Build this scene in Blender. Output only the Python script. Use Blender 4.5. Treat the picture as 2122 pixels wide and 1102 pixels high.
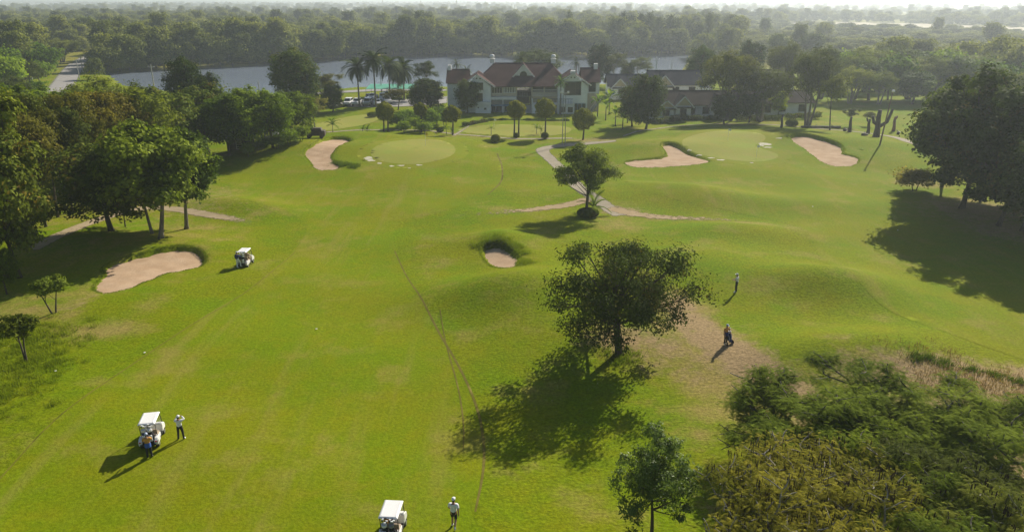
import bpy, bmesh, math, random
import numpy as np
from mathutils import Vector, Matrix, Euler
from mathutils.geometry import delaunay_2d_cdt

# ------------------------------------------------------------------ camera, sky, sun, exposure
for o in list(bpy.data.objects): bpy.data.objects.remove(o)
SC = bpy.context.scene
COL = SC.collection
R = math.radians
FPX, CX, CY = 1573.0, 1061.0, 551.0          # the lens, in photograph pixels
CAM_H, PITCH = 25.0, R(19.25)
cam_d = bpy.data.cameras.new('camera'); cam = bpy.data.objects.new('camera', cam_d); COL.objects.link(cam)
cam_d.sensor_width = 36.0; cam_d.lens = FPX / 2122.0 * 36.0
cam_d.clip_start = 0.5; cam_d.clip_end = 30000
cam.location = (0, 0, CAM_H); cam.rotation_euler = (R(90) - PITCH, 0, 0)
SC.camera = cam
SUN_EL, SUN_AZ = R(33), R(34)                 # azimuth measured from +Y towards +X
world = bpy.data.worlds.new('World'); SC.world = world; world.use_nodes = True
wn = world.node_tree.nodes; wl = world.node_tree.links
bgn = wn['Background']; sky = wn.new('ShaderNodeTexSky'); sky.sky_type = 'NISHITA'; sky.sun_disc = False
sky.sun_elevation = SUN_EL; sky.sun_rotation = SUN_AZ; sky.air_density = 1.0; sky.dust_density = 1.2; sky.ozone_density = 1.0
wl.new(sky.outputs[0], bgn.inputs[0]); bgn.inputs[1].default_value = 0.062
sl = bpy.data.lights.new('sun', 'SUN'); sun = bpy.data.objects.new('sun', sl); COL.objects.link(sun)
sl.energy = 5.0; sl.angle = R(0.53); sl.color = (1.0, 0.93, 0.80)
sd_ = Vector((math.sin(SUN_AZ) * math.cos(SUN_EL), math.cos(SUN_AZ) * math.cos(SUN_EL), math.sin(SUN_EL)))
sun.rotation_euler = sd_.to_track_quat('Z', 'Y').to_euler()
sun.location = sd_ * 100
SC.render.engine = 'CYCLES'
SC.view_settings.view_transform = 'Standard'; SC.view_settings.look = 'None'
SC.view_settings.exposure = 0.45; SC.view_settings.gamma = 1.0; SC.view_settings.use_curve_mapping = False
cy = SC.cycles
cy.use_denoising = True; cy.max_bounces = 6; cy.diffuse_bounces = 3; cy.glossy_bounces = 3
cy.transmission_bounces = 4; cy.transparent_max_bounces = 8; cy.volume_bounces = 1; cy.caustics_reflective = False; cy.caustics_refractive = False
cy.sample_clamp_indirect = 4.0

# ------------------------------------------------------------------ helpers
rng = np.random.default_rng(7); random.seed(7)

def tag(o, label=None, cat=None, group=None, kind=None):
    if label: o['label'] = label
    if cat: o['category'] = cat
    if group: o['group'] = group
    if kind: o['kind'] = kind
    return o

def thing(name, label, cat, loc=(0, 0, 0), rotz=0.0, group=None, scale=None):
    o = bpy.data.objects.new(name, None); COL.objects.link(o)
    o.empty_display_size = 0.2
    o.location = loc; o.rotation_euler = (0, 0, rotz)
    if scale is not None: o.scale = scale
    return tag(o, label, cat, group)

def link(name, me, parent=None, mat=None):
    o = bpy.data.objects.new(name, me); COL.objects.link(o)
    if parent is not None: o.parent = parent
    if mat is not None and not me.materials: me.materials.append(mat)
    return o

def frame(d):
    d = d.normalized(); a = Vector((0, 0, 1)) if abs(d.z) < .95 else Vector((1, 0, 0))
    u = d.cross(a).normalized(); return u, d.cross(u).normalized()

class MB:
    """collects simple solids and links them as ONE mesh object"""
    def __init__(s): s.v = []; s.f = []
    def add(s, vs, fs):
        b = len(s.v); s.v += [tuple(x) for x in vs]; s.f += [tuple(i + b for i in q) for q in fs]; return s
    def box(s, c, d, rz=0.0, rx=0.0, taper=1.0):
        hx, hy, hz = d[0] / 2, d[1] / 2, d[2] / 2
        m = Matrix.Translation(c) @ Matrix.Rotation(rz, 4, 'Z') @ Matrix.Rotation(rx, 4, 'X')
        vs = [m @ Vector((x * hx * (taper if z > 0 else 1), y * hy * (taper if z > 0 else 1), z * hz)) for z in (-1, 1) for x, y in ((-1, -1), (1, -1), (1, 1), (-1, 1))]
        return s.add(vs, [(3, 2, 1, 0), (4, 5, 6, 7), (0, 1, 5, 4), (1, 2, 6, 5), (2, 3, 7, 6), (3, 0, 4, 7)])
    def bb(s, x0, x1, y0, y1, z0, z1):
        return s.box(((x0 + x1) / 2, (y0 + y1) / 2, (z0 + z1) / 2), (x1 - x0, y1 - y0, z1 - z0))
    def tube(s, pts, rad, n=6, cap=True):
        pts = [Vector(p) for p in pts]; m = len(pts); rings = []
        u0 = None
        for i, p in enumerate(pts):
            d = (pts[min(i + 1, m - 1)] - pts[max(i - 1, 0)])
            if d.length < 1e-9: d = Vector((0, 0, 1))
            d.normalize()
            if u0 is None: u0, w = frame(d)
            else:
                u0 = (u0 - d * u0.dot(d)).normalized(); w = d.cross(u0)
            r = rad[i] if hasattr(rad, '__len__') else rad
            rings.append([p + (u0 * math.cos(a) + w * math.sin(a)) * r for a in (2 * math.pi * k / n for k in range(n))])
        fs = []
        for i in range(m - 1):
            for k in range(n):
                k2 = (k + 1) % n
                fs.append((i * n + k, i * n + k2, (i + 1) * n + k2, (i + 1) * n + k))
        if cap: fs += [tuple(range(n - 1, -1, -1)), tuple((m - 1) * n + k for k in range(n))]
        return s.add([q for r_ in rings for q in r_], fs)
    def cyl(s, p0, p1, r0, r1=None, n=10): return s.tube([p0, p1], [r0, r0 if r1 is None else r1], n)
    def prism(s, poly, z0, z1):
        n = len(poly); vs = [(x, y, z0) for x, y in poly] + [(x, y, z1) for x, y in poly]
        return s.add(vs, [tuple(range(n - 1, -1, -1)), tuple(range(n, 2 * n))] + [(k, (k + 1) % n, n + (k + 1) % n, n + k) for k in range(n)])
    def slab(s, quad, t):
        """a flat polygon in space given thickness t below it"""
        q = [Vector(p) for p in quad]; nrm = (q[1] - q[0]).cross(q[2] - q[0]).normalized()
        if nrm.z < 0: q.reverse(); nrm = -nrm
        n = len(q); lo = [p - nrm * t for p in q]
        return s.add(q + lo, [tuple(range(n)), tuple(range(2 * n - 1, n - 1, -1))] + [(n + k, n + (k + 1) % n, (k + 1) % n, k) for k in range(n)])
    def extr(s, prof, x0, x1):
        """a profile in (y,z) swept along x"""
        n = len(prof); vs = [(x0, y, z) for y, z in prof] + [(x1, y, z) for y, z in prof]
        return s.add(vs, [tuple(range(n)), tuple(range(2 * n - 1, n - 1, -1))] + [(n + k, n + (k + 1) % n, (k + 1) % n, k) for k in range(n)])
    def ball(s, c, r, nu=10, nv=7, m=None):
        r = r if hasattr(r, '__len__') else (r, r, r); vs = []; fs = []
        for j in range(nv + 1):
            t = math.pi * j / nv
            for i in range(nu):
                a = 2 * math.pi * i / nu
                p = Vector((r[0] * math.sin(t) * math.cos(a), r[1] * math.sin(t) * math.sin(a), r[2] * math.cos(t)))
                vs.append((m @ p if m else p) + Vector(c))
        for j in range(nv):
            for i in range(nu):
                i2 = (i + 1) % nu
                fs.append((j * nu + i, (j + 1) * nu + i, (j + 1) * nu + i2, j * nu + i2))
        return s.add(vs, fs)
    def mesh(s, name, mat, smooth=False, bevel=0.0, seg=2):
        me = bpy.data.meshes.new(name); me.from_pydata(s.v, [], s.f); me.update()
        if bevel > 0:
            bm = bmesh.new(); bm.from_mesh(me); bmesh.ops.remove_doubles(bm, verts=bm.verts, dist=1e-5)
            bmesh.ops.bevel(bm, geom=[e for e in bm.edges if len(e.link_faces) == 2 and e.calc_face_angle(0) > .5], offset=bevel, segments=seg, affect='EDGES', profile=.6)
            bm.to_mesh(me); bm.free()
        if smooth: me.polygons.foreach_set('use_smooth', [True] * len(me.polygons))
        if mat: me.materials.append(mat)
        return me
    def build(s, name, mat, parent=None, smooth=False, bevel=0.0, seg=2):
        return link(name, s.mesh(name, mat, smooth, bevel, seg), parent)

def np_mesh(name, V, F, mat, smooth=False, fattr=None, vattr=None):
    """fast mesh from arrays; F is (n,3) or (n,4)"""
    me = bpy.data.meshes.new(name); n, k = F.shape
    me.vertices.add(len(V)); me.vertices.foreach_set('co', np.ascontiguousarray(V, dtype=np.float32).ravel())
    me.loops.add(n * k); me.loops.foreach_set('vertex_index', np.ascontiguousarray(F, dtype=np.int32).ravel())
    me.polygons.add(n); me.polygons.foreach_set('loop_start', np.arange(0, n * k, k, dtype=np.int32))
    if smooth: me.polygons.foreach_set('use_smooth', np.ones(n, dtype=bool))
    me.update(calc_edges=True)
    for d, dom in ((fattr, 'FACE'), (vattr, 'POINT')):
        for nm, a in (d or {}).items():
            at = me.attributes.new(nm, 'FLOAT', dom); at.data.foreach_set('value', np.ascontiguousarray(a, dtype=np.float32))
    if mat: me.materials.append(mat)
    return me

# pixel <-> place
def ray(px, py):
    u, v = (px - CX) / FPX, (CY - py) / FPX; c, s_ = math.cos(PITCH), math.sin(PITCH)
    return Vector((u, c + v * s_, -s_ + v * c))
def flat(px, py, z=0.0):
    d = ray(px, py); t = (z - CAM_H) / d.z; return Vector((d.x * t, d.y * t, z))
def flats(pts, z=0.0): return np.array([flat(x, y, z)[:2] for x, y in pts])
def G(px, py):
    """the ground point seen at a photograph pixel"""
    d = ray(px, py); z = 0.0
    for _ in range(14):
        t = (z - CAM_H) / d.z; z = .5 * z + .5 * float(Hc(d.x * t, d.y * t))
    t = (z - CAM_H) / d.z; x, y = d.x * t, d.y * t
    return Vector((x, y, float(Hc(x, y))))
def zat(px, py, Y):
    d = ray(px, py); return CAM_H + d.z * Y / d.y
def mpp(p):
    """metres for one photograph pixel at a place"""
    return (p[1] * math.cos(PITCH) - (p[2] - CAM_H) * math.sin(PITCH)) / FPX

# ------------------------------------------------------------------ materials
class NT:
    def __init__(s, name):
        s.m = bpy.data.materials.new(name); s.m.use_nodes = True; s.t = s.m.node_tree; s.n = s.t.nodes; s.l = s.t.links
        s.b = s.n['Principled BSDF']; s.out = s.n['Material Output']
    def new(s, ty, **k):
        nd = s.n.new(ty)
        for a, v in k.items(): setattr(nd, a, v)
        return nd
    def to(s, a, b): s.l.new(a, b)
    def val(s, x, sock):
        if hasattr(x, 'is_output'): s.l.new(x, sock)
        else: sock.default_value = x
    def noise(s, scale, detail=4, rough=.55, vec=None, dim='3D'):
        nd = s.new('ShaderNodeTexNoise'); nd.inputs['Scale'].default_value = scale; nd.inputs['Detail'].default_value = detail; nd.inputs['Roughness'].default_value = rough
        if vec is not None: s.to(vec, nd.inputs['Vector'])
        return nd.outputs['Fac']
    def pos(s, scale=None):
        g = s.new('ShaderNodeNewGeometry').outputs['Position']
        if scale is None: return g
        mp = s.new('ShaderNodeMapping'); mp.inputs['Scale'].default_value = scale; s.to(g, mp.inputs['Vector']); return mp.outputs[0]
    def obj(s, scale=None):
        g = s.new('ShaderNodeTexCoord').outputs['Object']
        if scale is None: return g
        mp = s.new('ShaderNodeMapping'); mp.inputs['Scale'].default_value = scale; s.to(g, mp.inputs['Vector']); return mp.outputs[0]
    def ramp(s, fac, a, b, va=0.0, vb=1.0):
        nd = s.new('ShaderNodeMapRange'); nd.interpolation_type = 'SMOOTHSTEP'; s.val(fac, nd.inputs[0])
        for i, v in ((1, a), (2, b), (3, va), (4, vb)): nd.inputs[i].default_value = v
        return nd.outputs[0]
    def mix(s, fac, a, b, mode='MIX'):
        nd = s.new('ShaderNodeMix', data_type='RGBA', blend_type=mode)
        s.val(fac, nd.inputs[0]); s.val(a if hasattr(a, 'is_output') else (*a[:3], 1), nd.inputs[6]); s.val(b if hasattr(b, 'is_output') else (*b[:3], 1), nd.inputs[7])
        return nd.outputs[2]
    def math(s, op, a, b=0.0):
        nd = s.new('ShaderNodeMath', operation=op); s.val(a, nd.inputs[0]); s.val(b, nd.inputs[1]); return nd.outputs[0]
    def attr(s, name): return s.new('ShaderNodeAttribute', attribute_name=name).outputs['Fac']
    def bump(s, h, strength, dist):
        nd = s.new('ShaderNodeBump'); nd.inputs['Strength'].default_value = strength; nd.inputs['Distance'].default_value = dist
        s.to(h, nd.inputs['Height']); s.to(nd.outputs[0], s.b.inputs['Normal']); return nd.outputs[0]

def M_plain(name, col, rough=.6, var=.12, scale=3.0, bump=0.0, metal=0.0, spec=.5):
    t = NT(name); n = t.noise(scale, 4, .6, t.obj())
    lo = [c * (1 - var) for c in col]; hi = [min(1, c * (1 + var)) for c in col]
    t.to(t.mix(t.ramp(n, .3, .7), lo, hi), t.b.inputs['Base Color'])
    t.b.inputs['Roughness'].default_value = rough; t.b.inputs['Metallic'].default_value = metal; t.b.inputs['Specular IOR Level'].default_value = spec
    if bump: t.bump(t.noise(scale * 8, 3, .6, t.obj()), bump, .03)
    return t.m

def M_leaf(name, dark, light, trans=.35, gloss=.45, accent=None, accent_amt=0.0, tcol=None, spec=.03):
    """foliage: colour differs by leaf (tint), by tree, and by a broad noise; light passes through the blade"""
    t = NT(name); tint = t.attr('tint'); oi = t.new('ShaderNodeObjectInfo')
    big = t.noise(.35, 2, .5, t.pos())
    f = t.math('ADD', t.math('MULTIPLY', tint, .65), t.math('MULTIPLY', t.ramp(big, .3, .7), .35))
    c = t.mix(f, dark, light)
    if accent is not None:
        patch = t.noise(.55, 2, .5, t.obj())
        af = t.math('MULTIPLY', t.ramp(patch, .55, .68), t.ramp(tint, .25, .6))
        c = t.mix(t.math('MULTIPLY', af, accent_amt), c, accent)
    c = t.mix(1.0, c, oi.outputs['Color'], 'MULTIPLY')
    hs = t.new('ShaderNodeHueSaturation'); t.to(c, hs.inputs['Color'])
    t.to(t.ramp(oi.outputs['Random'], 0, 1, .488, .515), hs.inputs['Hue']); t.to(t.ramp(oi.outputs['Random'], 0, 1, 1.45, .70), hs.inputs['Value'])
    c = hs.outputs[0]
    t.to(c, t.b.inputs['Base Color']); t.b.inputs['Roughness'].default_value = gloss; t.b.inputs['Specular IOR Level'].default_value = spec
    tr = t.new('ShaderNodeBsdfTranslucent')
    t.to(t.mix(1.0, c, tcol or (1.5, 1.55, .75), 'MULTIPLY'), tr.inputs['Color'])
    mx = t.new('ShaderNodeMixShader'); mx.inputs[0].default_value = trans
    t.to(t.b.outputs[0], mx.inputs[1]); t.to(tr.outputs[0], mx.inputs[2]); t.to(mx.outputs[0], t.out.inputs[0])
    return t.m

def M_bark(name, col):
    t = NT(name); n = t.noise(2.2, 5, .65, t.obj((3, 3, .6))); n2 = t.noise(1.1, 2, .5, t.obj())
    c = t.mix(t.ramp(n, .3, .7), [x * .55 for x in col], [x * 1.35 for x in col])
    t.to(t.mix(t.ramp(n2, .5, .8), c, (.11, .11, .085)), t.b.inputs['Base Color']); t.b.inputs['Roughness'].default_value = .9
    t.bump(n, .6, .05); return t.m
# ------------------------------------------------------------------ the lie of the land
def sstep(a, b, x):
    t = np.clip((x - a) / (b - a), 0, 1); return t * t * (3 - 2 * t)
def gau(x, y, c, rx, ry, h, rot=0.0):
    dx, dy = x - c[0], y - c[1]
    if rot: dx, dy = dx * math.cos(rot) + dy * math.sin(rot), -dx * math.sin(rot) + dy * math.cos(rot)
    return h * np.exp(-(dx / rx) ** 2 - (dy / ry) ** 2)
def sdist(P, x, y):
    """signed distance to a polygon, positive inside"""
    x = np.asarray(x, float); y = np.asarray(y, float); d = np.full(x.shape, 1e18); ins = np.zeros(x.shape, bool); n = len(P)
    for i in range(n):
        ax, ay = P[i]; bx, by = P[(i + 1) % n]; ex, ey = bx - ax, by - ay; wx, wy = x - ax, y - ay
        t = np.clip((wx * ex + wy * ey) / (ex * ex + ey * ey + 1e-12), 0, 1)
        d = np.minimum(d, (wx - ex * t) ** 2 + (wy - ey * t) ** 2)
        c = (ay > y) != (by > y)
        ins ^= c & (x < ex * (y - ay) / (ey if abs(ey) > 1e-12 else 1e-12) + ax)
    return np.where(ins, 1, -1) * np.sqrt(d)
def smooth_poly(P, it=2):
    P = np.asarray(P, float)
    for _ in range(it):
        Q = np.roll(P, -1, 0); P = np.stack([P * .75 + Q * .25, P * .25 + Q * .75], 1).reshape(-1, 2)
    return P

MOUNDS = [  # pixel of the centre, radii in metres, height, turn
    ((850, 325), 22, 15, 1.5, 0), ((640, 300), 12, 6, 1.1, .3), ((560, 325), 13, 6, 1.5, .3), ((760, 296), 7, 4, .7, 0),
    ((1520, 295), 24, 16, 1.5, 0), ((1760, 305), 16, 8, 1.2, -.3), ((1830, 330), 10, 8, .9, 0), ((1330, 318), 9, 5, .8, 0),
    ((1060, 615), 7, 4.4, 1.8, .2), ((1180, 700), 9, 7, .9, .2), ((1050, 505), 6, 3.5, .8, 0), ((1090, 545), 3.2, 5, .6, 0),
    ((1300, 600), 14, 12, .9, 0), ((1710, 600), 6.5, 4.0, 1.5, 0), ((1540, 484), 8, 4.4, 1.25, 0), ((1430, 545), 7, 6, .7, .3),
    ((1760, 738), 8, 3.6, 1.2, .2), ((1480, 415), 16, 4.5, 1.1, -.2), ((500, 428), 9, 4, 1.1, -.4), ((330, 610), 9, 4, .5, .7),
    ((420, 515), 8, 4, .3, 0), ((300, 500), 12, 6, .5, 0), ((1390, 396), 8, 3.5, .9, -.3), ((930, 300), 10, 6, .4, 0),
    ((1620, 560), 8, 6, .5, 0), ((200, 560), 8, 5, .4, 0),
]
MOUNDS = [(flat(*c), rx, ry, h, r) for c, rx, ry, h, r in MOUNDS]
LAKE_PX = [(232, 150), (300, 143), (420, 137), (520, 132), (640, 126), (720, 120), (880, 114), (1000, 113), (1140, 115), (1250, 117), (1330, 113), (1420, 110),
           (1418, 128), (1400, 150), (1330, 163), (1240, 176), (1000, 182), (860, 180), (760, 182), (640, 188), (560, 196), (470, 198), (360, 190), (270, 178)]
LAKE = flats(LAKE_PX, -.8)
BUNKERS_PX = {   # outline of the sand as seen, depth
    'a': ([(196, 600), (225, 575), (215, 560), (255, 545), (310, 532), (372, 521), (408, 524), (429, 540), (405, 560), (340, 570), (300, 590), (255, 612), (215, 617)], .5),
    'b': ([(998, 528), (1015, 521), (1040, 524), (1062, 540), (1077, 562), (1068, 573), (1045, 572), (1015, 556)], .45),
    'c': ([(628, 333), (660, 322), (672, 308), (705, 304), (733, 308), (722, 318), (690, 330), (684, 345), (704, 355), (698, 362), (655, 361), (648, 346)], .5),
    'd': ([(1290, 340), (1330, 337), (1378, 334), (1384, 326), (1366, 318), (1385, 313), (1408, 320), (1432, 330), (1474, 341), (1450, 347), (1370, 349), (1310, 349)], .6),
    'e': ([(1626, 303), (1660, 299), (1695, 304), (1735, 313), (1745, 320), (1742, 328), (1768, 332), (1779, 339), (1765, 346), (1720, 345), (1690, 333), (1670, 320)], .65),
}
BUNK = {}
for k, (pts, dep) in BUNKERS_PX.items():
    P = smooth_poly(flats(pts), 2); BUNK[k] = (P, dep, P[:, 1].min(), P[:, 1].max())
# the bank behind each bunker
for k, hh in (('a', .12), ('b', .4), ('c', .15), ('d', .2), ('e', .2)):
    P = BUNK[k][0]; MOUNDS.append((Vector((P[:, 0].mean(), BUNK[k][3] + 2.2, 0)), (P[:, 0].max() - P[:, 0].min()) * .5, 3.5, hh, 0))

def H0(x, y):
    x = np.asarray(x, float); y = np.asarray(y, float)
    z = .35 * np.sin(x * .11 + 1.3) * np.sin(y * .083 + .4) + .12 * np.sin(x * .31 + y * .17) * np.sin(y * .27 - x * .13 + 2)
    z = z * (1 - sstep(170, 215, y)) * (1 - sstep(90, 130, np.abs(x)))
    for c, rx, ry, h, r in MOUNDS: z = z + gau(x, y, c, rx, ry, h, r)
    return z
def sand_z(k, x, y):
    P, dep, y0, y1 = BUNK[k]; t = np.clip((y - y0) / (y1 - y0), 0, 1)
    return H0(x, y) - dep * (.12 + .88 * sstep(0, 1.0, t)) + .035 * np.sin(x * 2.1 + y) * np.sin(y * 1.7 - x * .6)
def boxed(P, x, y, m):
    """signed distance only where the outline is near; far outside elsewhere"""
    x0, y0 = P.min(0) - m; x1, y1 = P.max(0) + m; k = (x > x0) & (x < x1) & (y > y0) & (y < y1); s_ = np.full(x.shape, -1e3)
    if k.any(): s_[k] = sdist(P, x[k], y[k])
    return s_
def Hc(x, y):
    x, y = np.broadcast_arrays(np.atleast_1d(np.asarray(x, float)), np.asarray(y, float)); z = H0(x, y)
    for k, (P, dep, y0, y1) in BUNK.items():
        s_ = boxed(P, x, y, 1.5)
        if s_.max() < -900: continue
        t = np.clip((y - y0) / (y1 - y0), 0, 1)
        wob = .12 * np.sin(x * 3.1 + y * 1.3) + .08 * np.sin(x * 7.7 - y * 5.1)
        z = z - (dep * (.12 + .88 * sstep(0, 1, t)) + .3) * sstep(-.35, .45, s_ + wob)
    z = z - 2.6 * sstep(-5, 4, boxed(LAKE, x, y, 7))
    z = z + .6 * np.sin(x * .004) * np.sin(y * .003) * sstep(400, 900, y)
    return z if z.size > 1 else z.item()

# spots of dry turf and bare earth, with their own shapes: pixel, radii (m), dry, dirt
SPOTS = [((1300, 720), 5, 3.4, .6, .75), ((1400, 700), 4, 5, .7, .55), ((1480, 760), 5, 5, .9, .5), ((1560, 790), 4, 4, .8, .55), ((1400, 650), 2.6, 4, .9, .85), ((1430, 685), 2.6, 3, 1, 1), ((1470, 715), 2.6, 2.8, 1, 1.05), ((1510, 742), 2.6, 2.6, 1, 1.05), ((1550, 768), 2.6, 2.4, 1, 1.05), ((1590, 792), 2.6, 2.4, 1, 1.05), ((1630, 815), 2.6, 2.2, 1, 1), ((1480, 800), 4, 3, .9, .4), ((1380, 730), 2, 3, .8, .7), ((1440, 780), 3, 3, .8, .5), ((1350, 760), 3, 2.5, .6, .5), ((1500, 850), 6, 4, .7, .25),
         ((1430, 660), 3.5, 4, .8, .45), ((1540, 720), 2.5, 3, .5, .3), ((1270, 470), 4, 5, .7, .35), ((1290, 440), 4, 3, .5, .75), ((1400, 455), 9, 2.2, .5, .35),
         ((1560, 470), 9, 2.6, .6, .15), ((1430, 390), 8, 2.2, .6, 0), ((1240, 560), 4, 7, .4, .05), ((210, 690), 5, 2.6, .8, .15), ((160, 640), 2.2, 5, .7, .5),
         ((60, 650), 7, 3, .8, .1), ((60, 620), 10, 4, .6, .1), ((130, 520), 12, 8, .5, .35), ((60, 560), 9, 6, .5, .3), ((330, 500), 14, 5, .6, .15), ((400, 475), 8, 3, .6, .25),
         ((470, 480), 6, 2.5, .5, .2), ((430, 545), 3, 1.6, .5, .3), ((480, 560), 3, 1.2, .4, .2), ((2020, 440), 12, 9, .4, .75), ((1900, 380), 7, 6, .6, .6), ((2100, 480), 10, 7, .4, .7),
         ((1760, 590), 3, 1.6, .6, .1), ((1650, 560), 3, 2, .4, 0), ((1950, 790), 11, 3.4, .8, .85), ((2080, 800), 10, 3.4, .7, .9), ((1800, 900), 10, 7, .7, .7), ((2000, 960), 10, 8, .7, .85), ((1700, 1050), 8, 5, .7, .7),
         ((1840, 1060), 9, 5, .6, .8), ((2100, 880), 8, 6, .6, .8), ((1740, 735), 3, 1.2, .6, .4), ((1450, 900), 3, 3, .6, .1), ((700, 1020), 7, 4, .25, 0), ((650, 960), 2, 2, .4, .1), ((560, 1080), 3, 1.5, .45, .1),
         ((980, 290), 12, 6, .5, .3), ((1100, 290), 10, 5, .4, .3), ((1230, 296), 7, 5, .7, .6), ((700, 270), 14, 6, .4, .1), ((1500, 380), 12, 3, .5, 0), ((600, 420), 16, 4, .45, 0), ((800, 405), 22, 3, .4, 0),
         ((1650, 260), 20, 8, .5, .25), ((1750, 255), 16, 10, .4, .1), ((450, 430), 9, 3, .4, .2), ((560, 290), 14, 8, .5, .5), ((300, 420), 24, 18, .5, .5), ((120, 420), 24, 20, .5, .4), ((1000, 240), 40, 9, .35, .3), ((1500, 235), 40, 9, .3, .45), ((560, 255), 40, 14, .3, .35)]
SPOTS = [(flat(*c), rx, ry, a, b) for c, rx, ry, a, b in SPOTS]
def spotfields(x, y):
    dry = np.zeros_like(x); dirt = np.zeros_like(x)
    for c, rx, ry, a, b in SPOTS:
        g = gau(x, y, c, rx, ry, 1.0); dry = np.maximum(dry, a * g); dirt = np.maximum(dirt, b * g)
    return dry, dirt

def grass_nodes(t, lush, olive, tan, soil, streak=0.0, fine=1.0):
    p = t.pos()
    n1 = t.noise(.09, 4, .6, p); n2 = t.noise(.5, 5, .65, p); n3 = t.noise(5.0, 4, .7, p)
    c = t.mix(t.ramp(n1, .34, .68), lush, olive)
    c = t.mix(t.math('MULTIPLY', t.ramp(n2, .42, .72), .5), c, [x * y for x, y in zip(olive, (1.12, .98, .85))])
    pt = t.noise(.17, 5, .68, p); c = t.mix(t.ramp(pt, .50, .72, 0, .72), c, [x * .72 + y * .28 for x, y in zip(tan, olive)])
    lu = t.noise(.12, 3, .6, t.pos((1, 1, 3))); c = t.mix(t.ramp(lu, .56, .74, 0, .6), c, (lush[0] * .95, lush[1] * 1.12, lush[2]))
    if streak:
        st = t.noise(1.0, 3, .6, t.pos((.55, .045, .1))); st2 = t.noise(1.0, 2, .6, t.pos((2.2, .06, .1)))
        c = t.mix(t.math('MULTIPLY', t.ramp(st, .5, .74), streak), c, tan)
        c = t.mix(t.math('MULTIPLY', t.ramp(st2, .56, .72), streak * .6), c, [x * 1.15 for x in olive])
    dry = t.attr('dry'); dirt = t.attr('dirt')
    c = t.mix(t.ramp(t.math('ADD', dry, t.math('MULTIPLY', t.math('SUBTRACT', n2, .5), 1.1)), .28, .95, 0, .85), c, tan)
    n4 = t.noise(1.3, 6, .7, p)
    c = t.mix(t.ramp(t.math('ADD', dirt, t.math('MULTIPLY', t.math('SUBTRACT', n4, .5), 1.3)), .3, .85, 0, .92), c, soil)
    g = t.ramp(n3, .25, .8, 1 - .3 * fine, 1 + .26 * fine)
    cg = t.new('ShaderNodeCombineColor'); [t.to(g, cg.inputs[i]) for i in range(3)]
    c = t.mix(1.0, c, cg.outputs[0], 'MULTIPLY')
    t.to(c, t.b.inputs['Base Color']); t.b.inputs['Roughness'].default_value = .85; t.b.inputs['Specular IOR Level'].default_value = .02
    return p, n3
GREEN_LUSH, GREEN_OLIVE, TAN, SOIL = (.132, .204, .003), (.182, .207, .005), (.30, .23, .075), (.33, .235, .125)
def M_rough():
    t = NT('rough_grass'); p, n3 = grass_nodes(t, GREEN_LUSH, GREEN_OLIVE, TAN, SOIL, 0, 1.25)
    b1 = t.noise(1.6, 5, .72, t.pos((1, 1.9, 1)))
    t.bump(t.math('ADD', t.math('MULTIPLY', b1, .8), t.math('MULTIPLY', n3, .4)), .5, .25)
    return t.m
def M_fairway():
    t = NT('fairway_turf'); p, n3 = grass_nodes(t, (.138, .202, .0035), (.184, .206, .006), (.275, .22, .06), SOIL, .3, .85)
    t.bump(n3, .45, .12); return t.m
def M_green():
    t = NT('green_turf'); p, n3 = grass_nodes(t, (.235, .262, .045), (.262, .262, .060), (.28, .25, .07), SOIL, .15, .35)
    t.bump(n3, .2, .05); return t.m
def M_collar():
    t = NT('collar_turf'); p, n3 = grass_nodes(t, (.172, .215, .010), (.198, .215, .016), (.24, .20, .04), SOIL, .1, .5)
    t.bump(n3, .3, .08); return t.m
def M_sand():
    t = NT('bunker_sand'); p = t.pos(); n = t.noise(.5, 5, .6, p); n2 = t.noise(7, 4, .7, p); rk = t.noise(3, 2, .5, t.pos((6, .7, 1)))
    c = t.mix(t.ramp(n, .3, .7), (.40, .272, .168), (.48, .345, .228)); c = t.mix(t.math('MULTIPLY', t.ramp(n2, .5, .8), .35), c, (.30, .18, .10))
    t.to(c, t.b.inputs['Base Color']); t.b.inputs['Roughness'].default_value = .95; t.b.inputs['Specular IOR Level'].default_value = .1
    t.bump(t.math('ADD', n2, t.math('MULTIPLY', rk, .6)), .5, .09); return t.m
def M_track(name, a, b, edge=True, rag=.8):
    t = NT(name); p = t.pos(); n = t.noise(.7, 5, .65, p); n2 = t.noise(6, 4, .7, p)
    c = t.mix(t.ramp(n, .3, .7), a, b); c = t.mix(t.math('MULTIPLY', t.ramp(n2, .5, .8), .3), c, [x * .7 for x in a])
    t.to(c, t.b.inputs['Base Color']); t.b.inputs['Roughness'].default_value = .95; t.b.inputs['Specular IOR Level'].default_value = .1
    t.bump(n2, .4, .06)
    if edge:   # ragged edge: the path gives way to the turf under it
        e = t.attr('edge'); f = t.ramp(t.math('ADD', e, t.math('MULTIPLY', t.math('SUBTRACT', t.noise(1.4, 5, .7, p), .5), rag)), .12, .5)
        t.to(f, t.b.inputs['Alpha'])
    return t.m
MAT_ROUGH, MAT_FAIR, MAT_GREEN, MAT_COLLAR, MAT_SAND = M_rough(), M_fairway(), M_green(), M_collar(), M_sand()
MAT_PATH = M_track('earth_track', (.31, .24, .14), (.38, .30, .19)); MAT_PAVE = M_track('cart_path_paving', (.27, .235, .17), (.33, .285, .21), rag=.8)
MAT_FAINT = M_track('worn_track', (.30, .22, .115), (.36, .27, .16), rag=1.5)
MAT_ROAD = M_track('road_surface', (.27, .255, .24), (.33, .315, .30), rag=.2)

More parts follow.
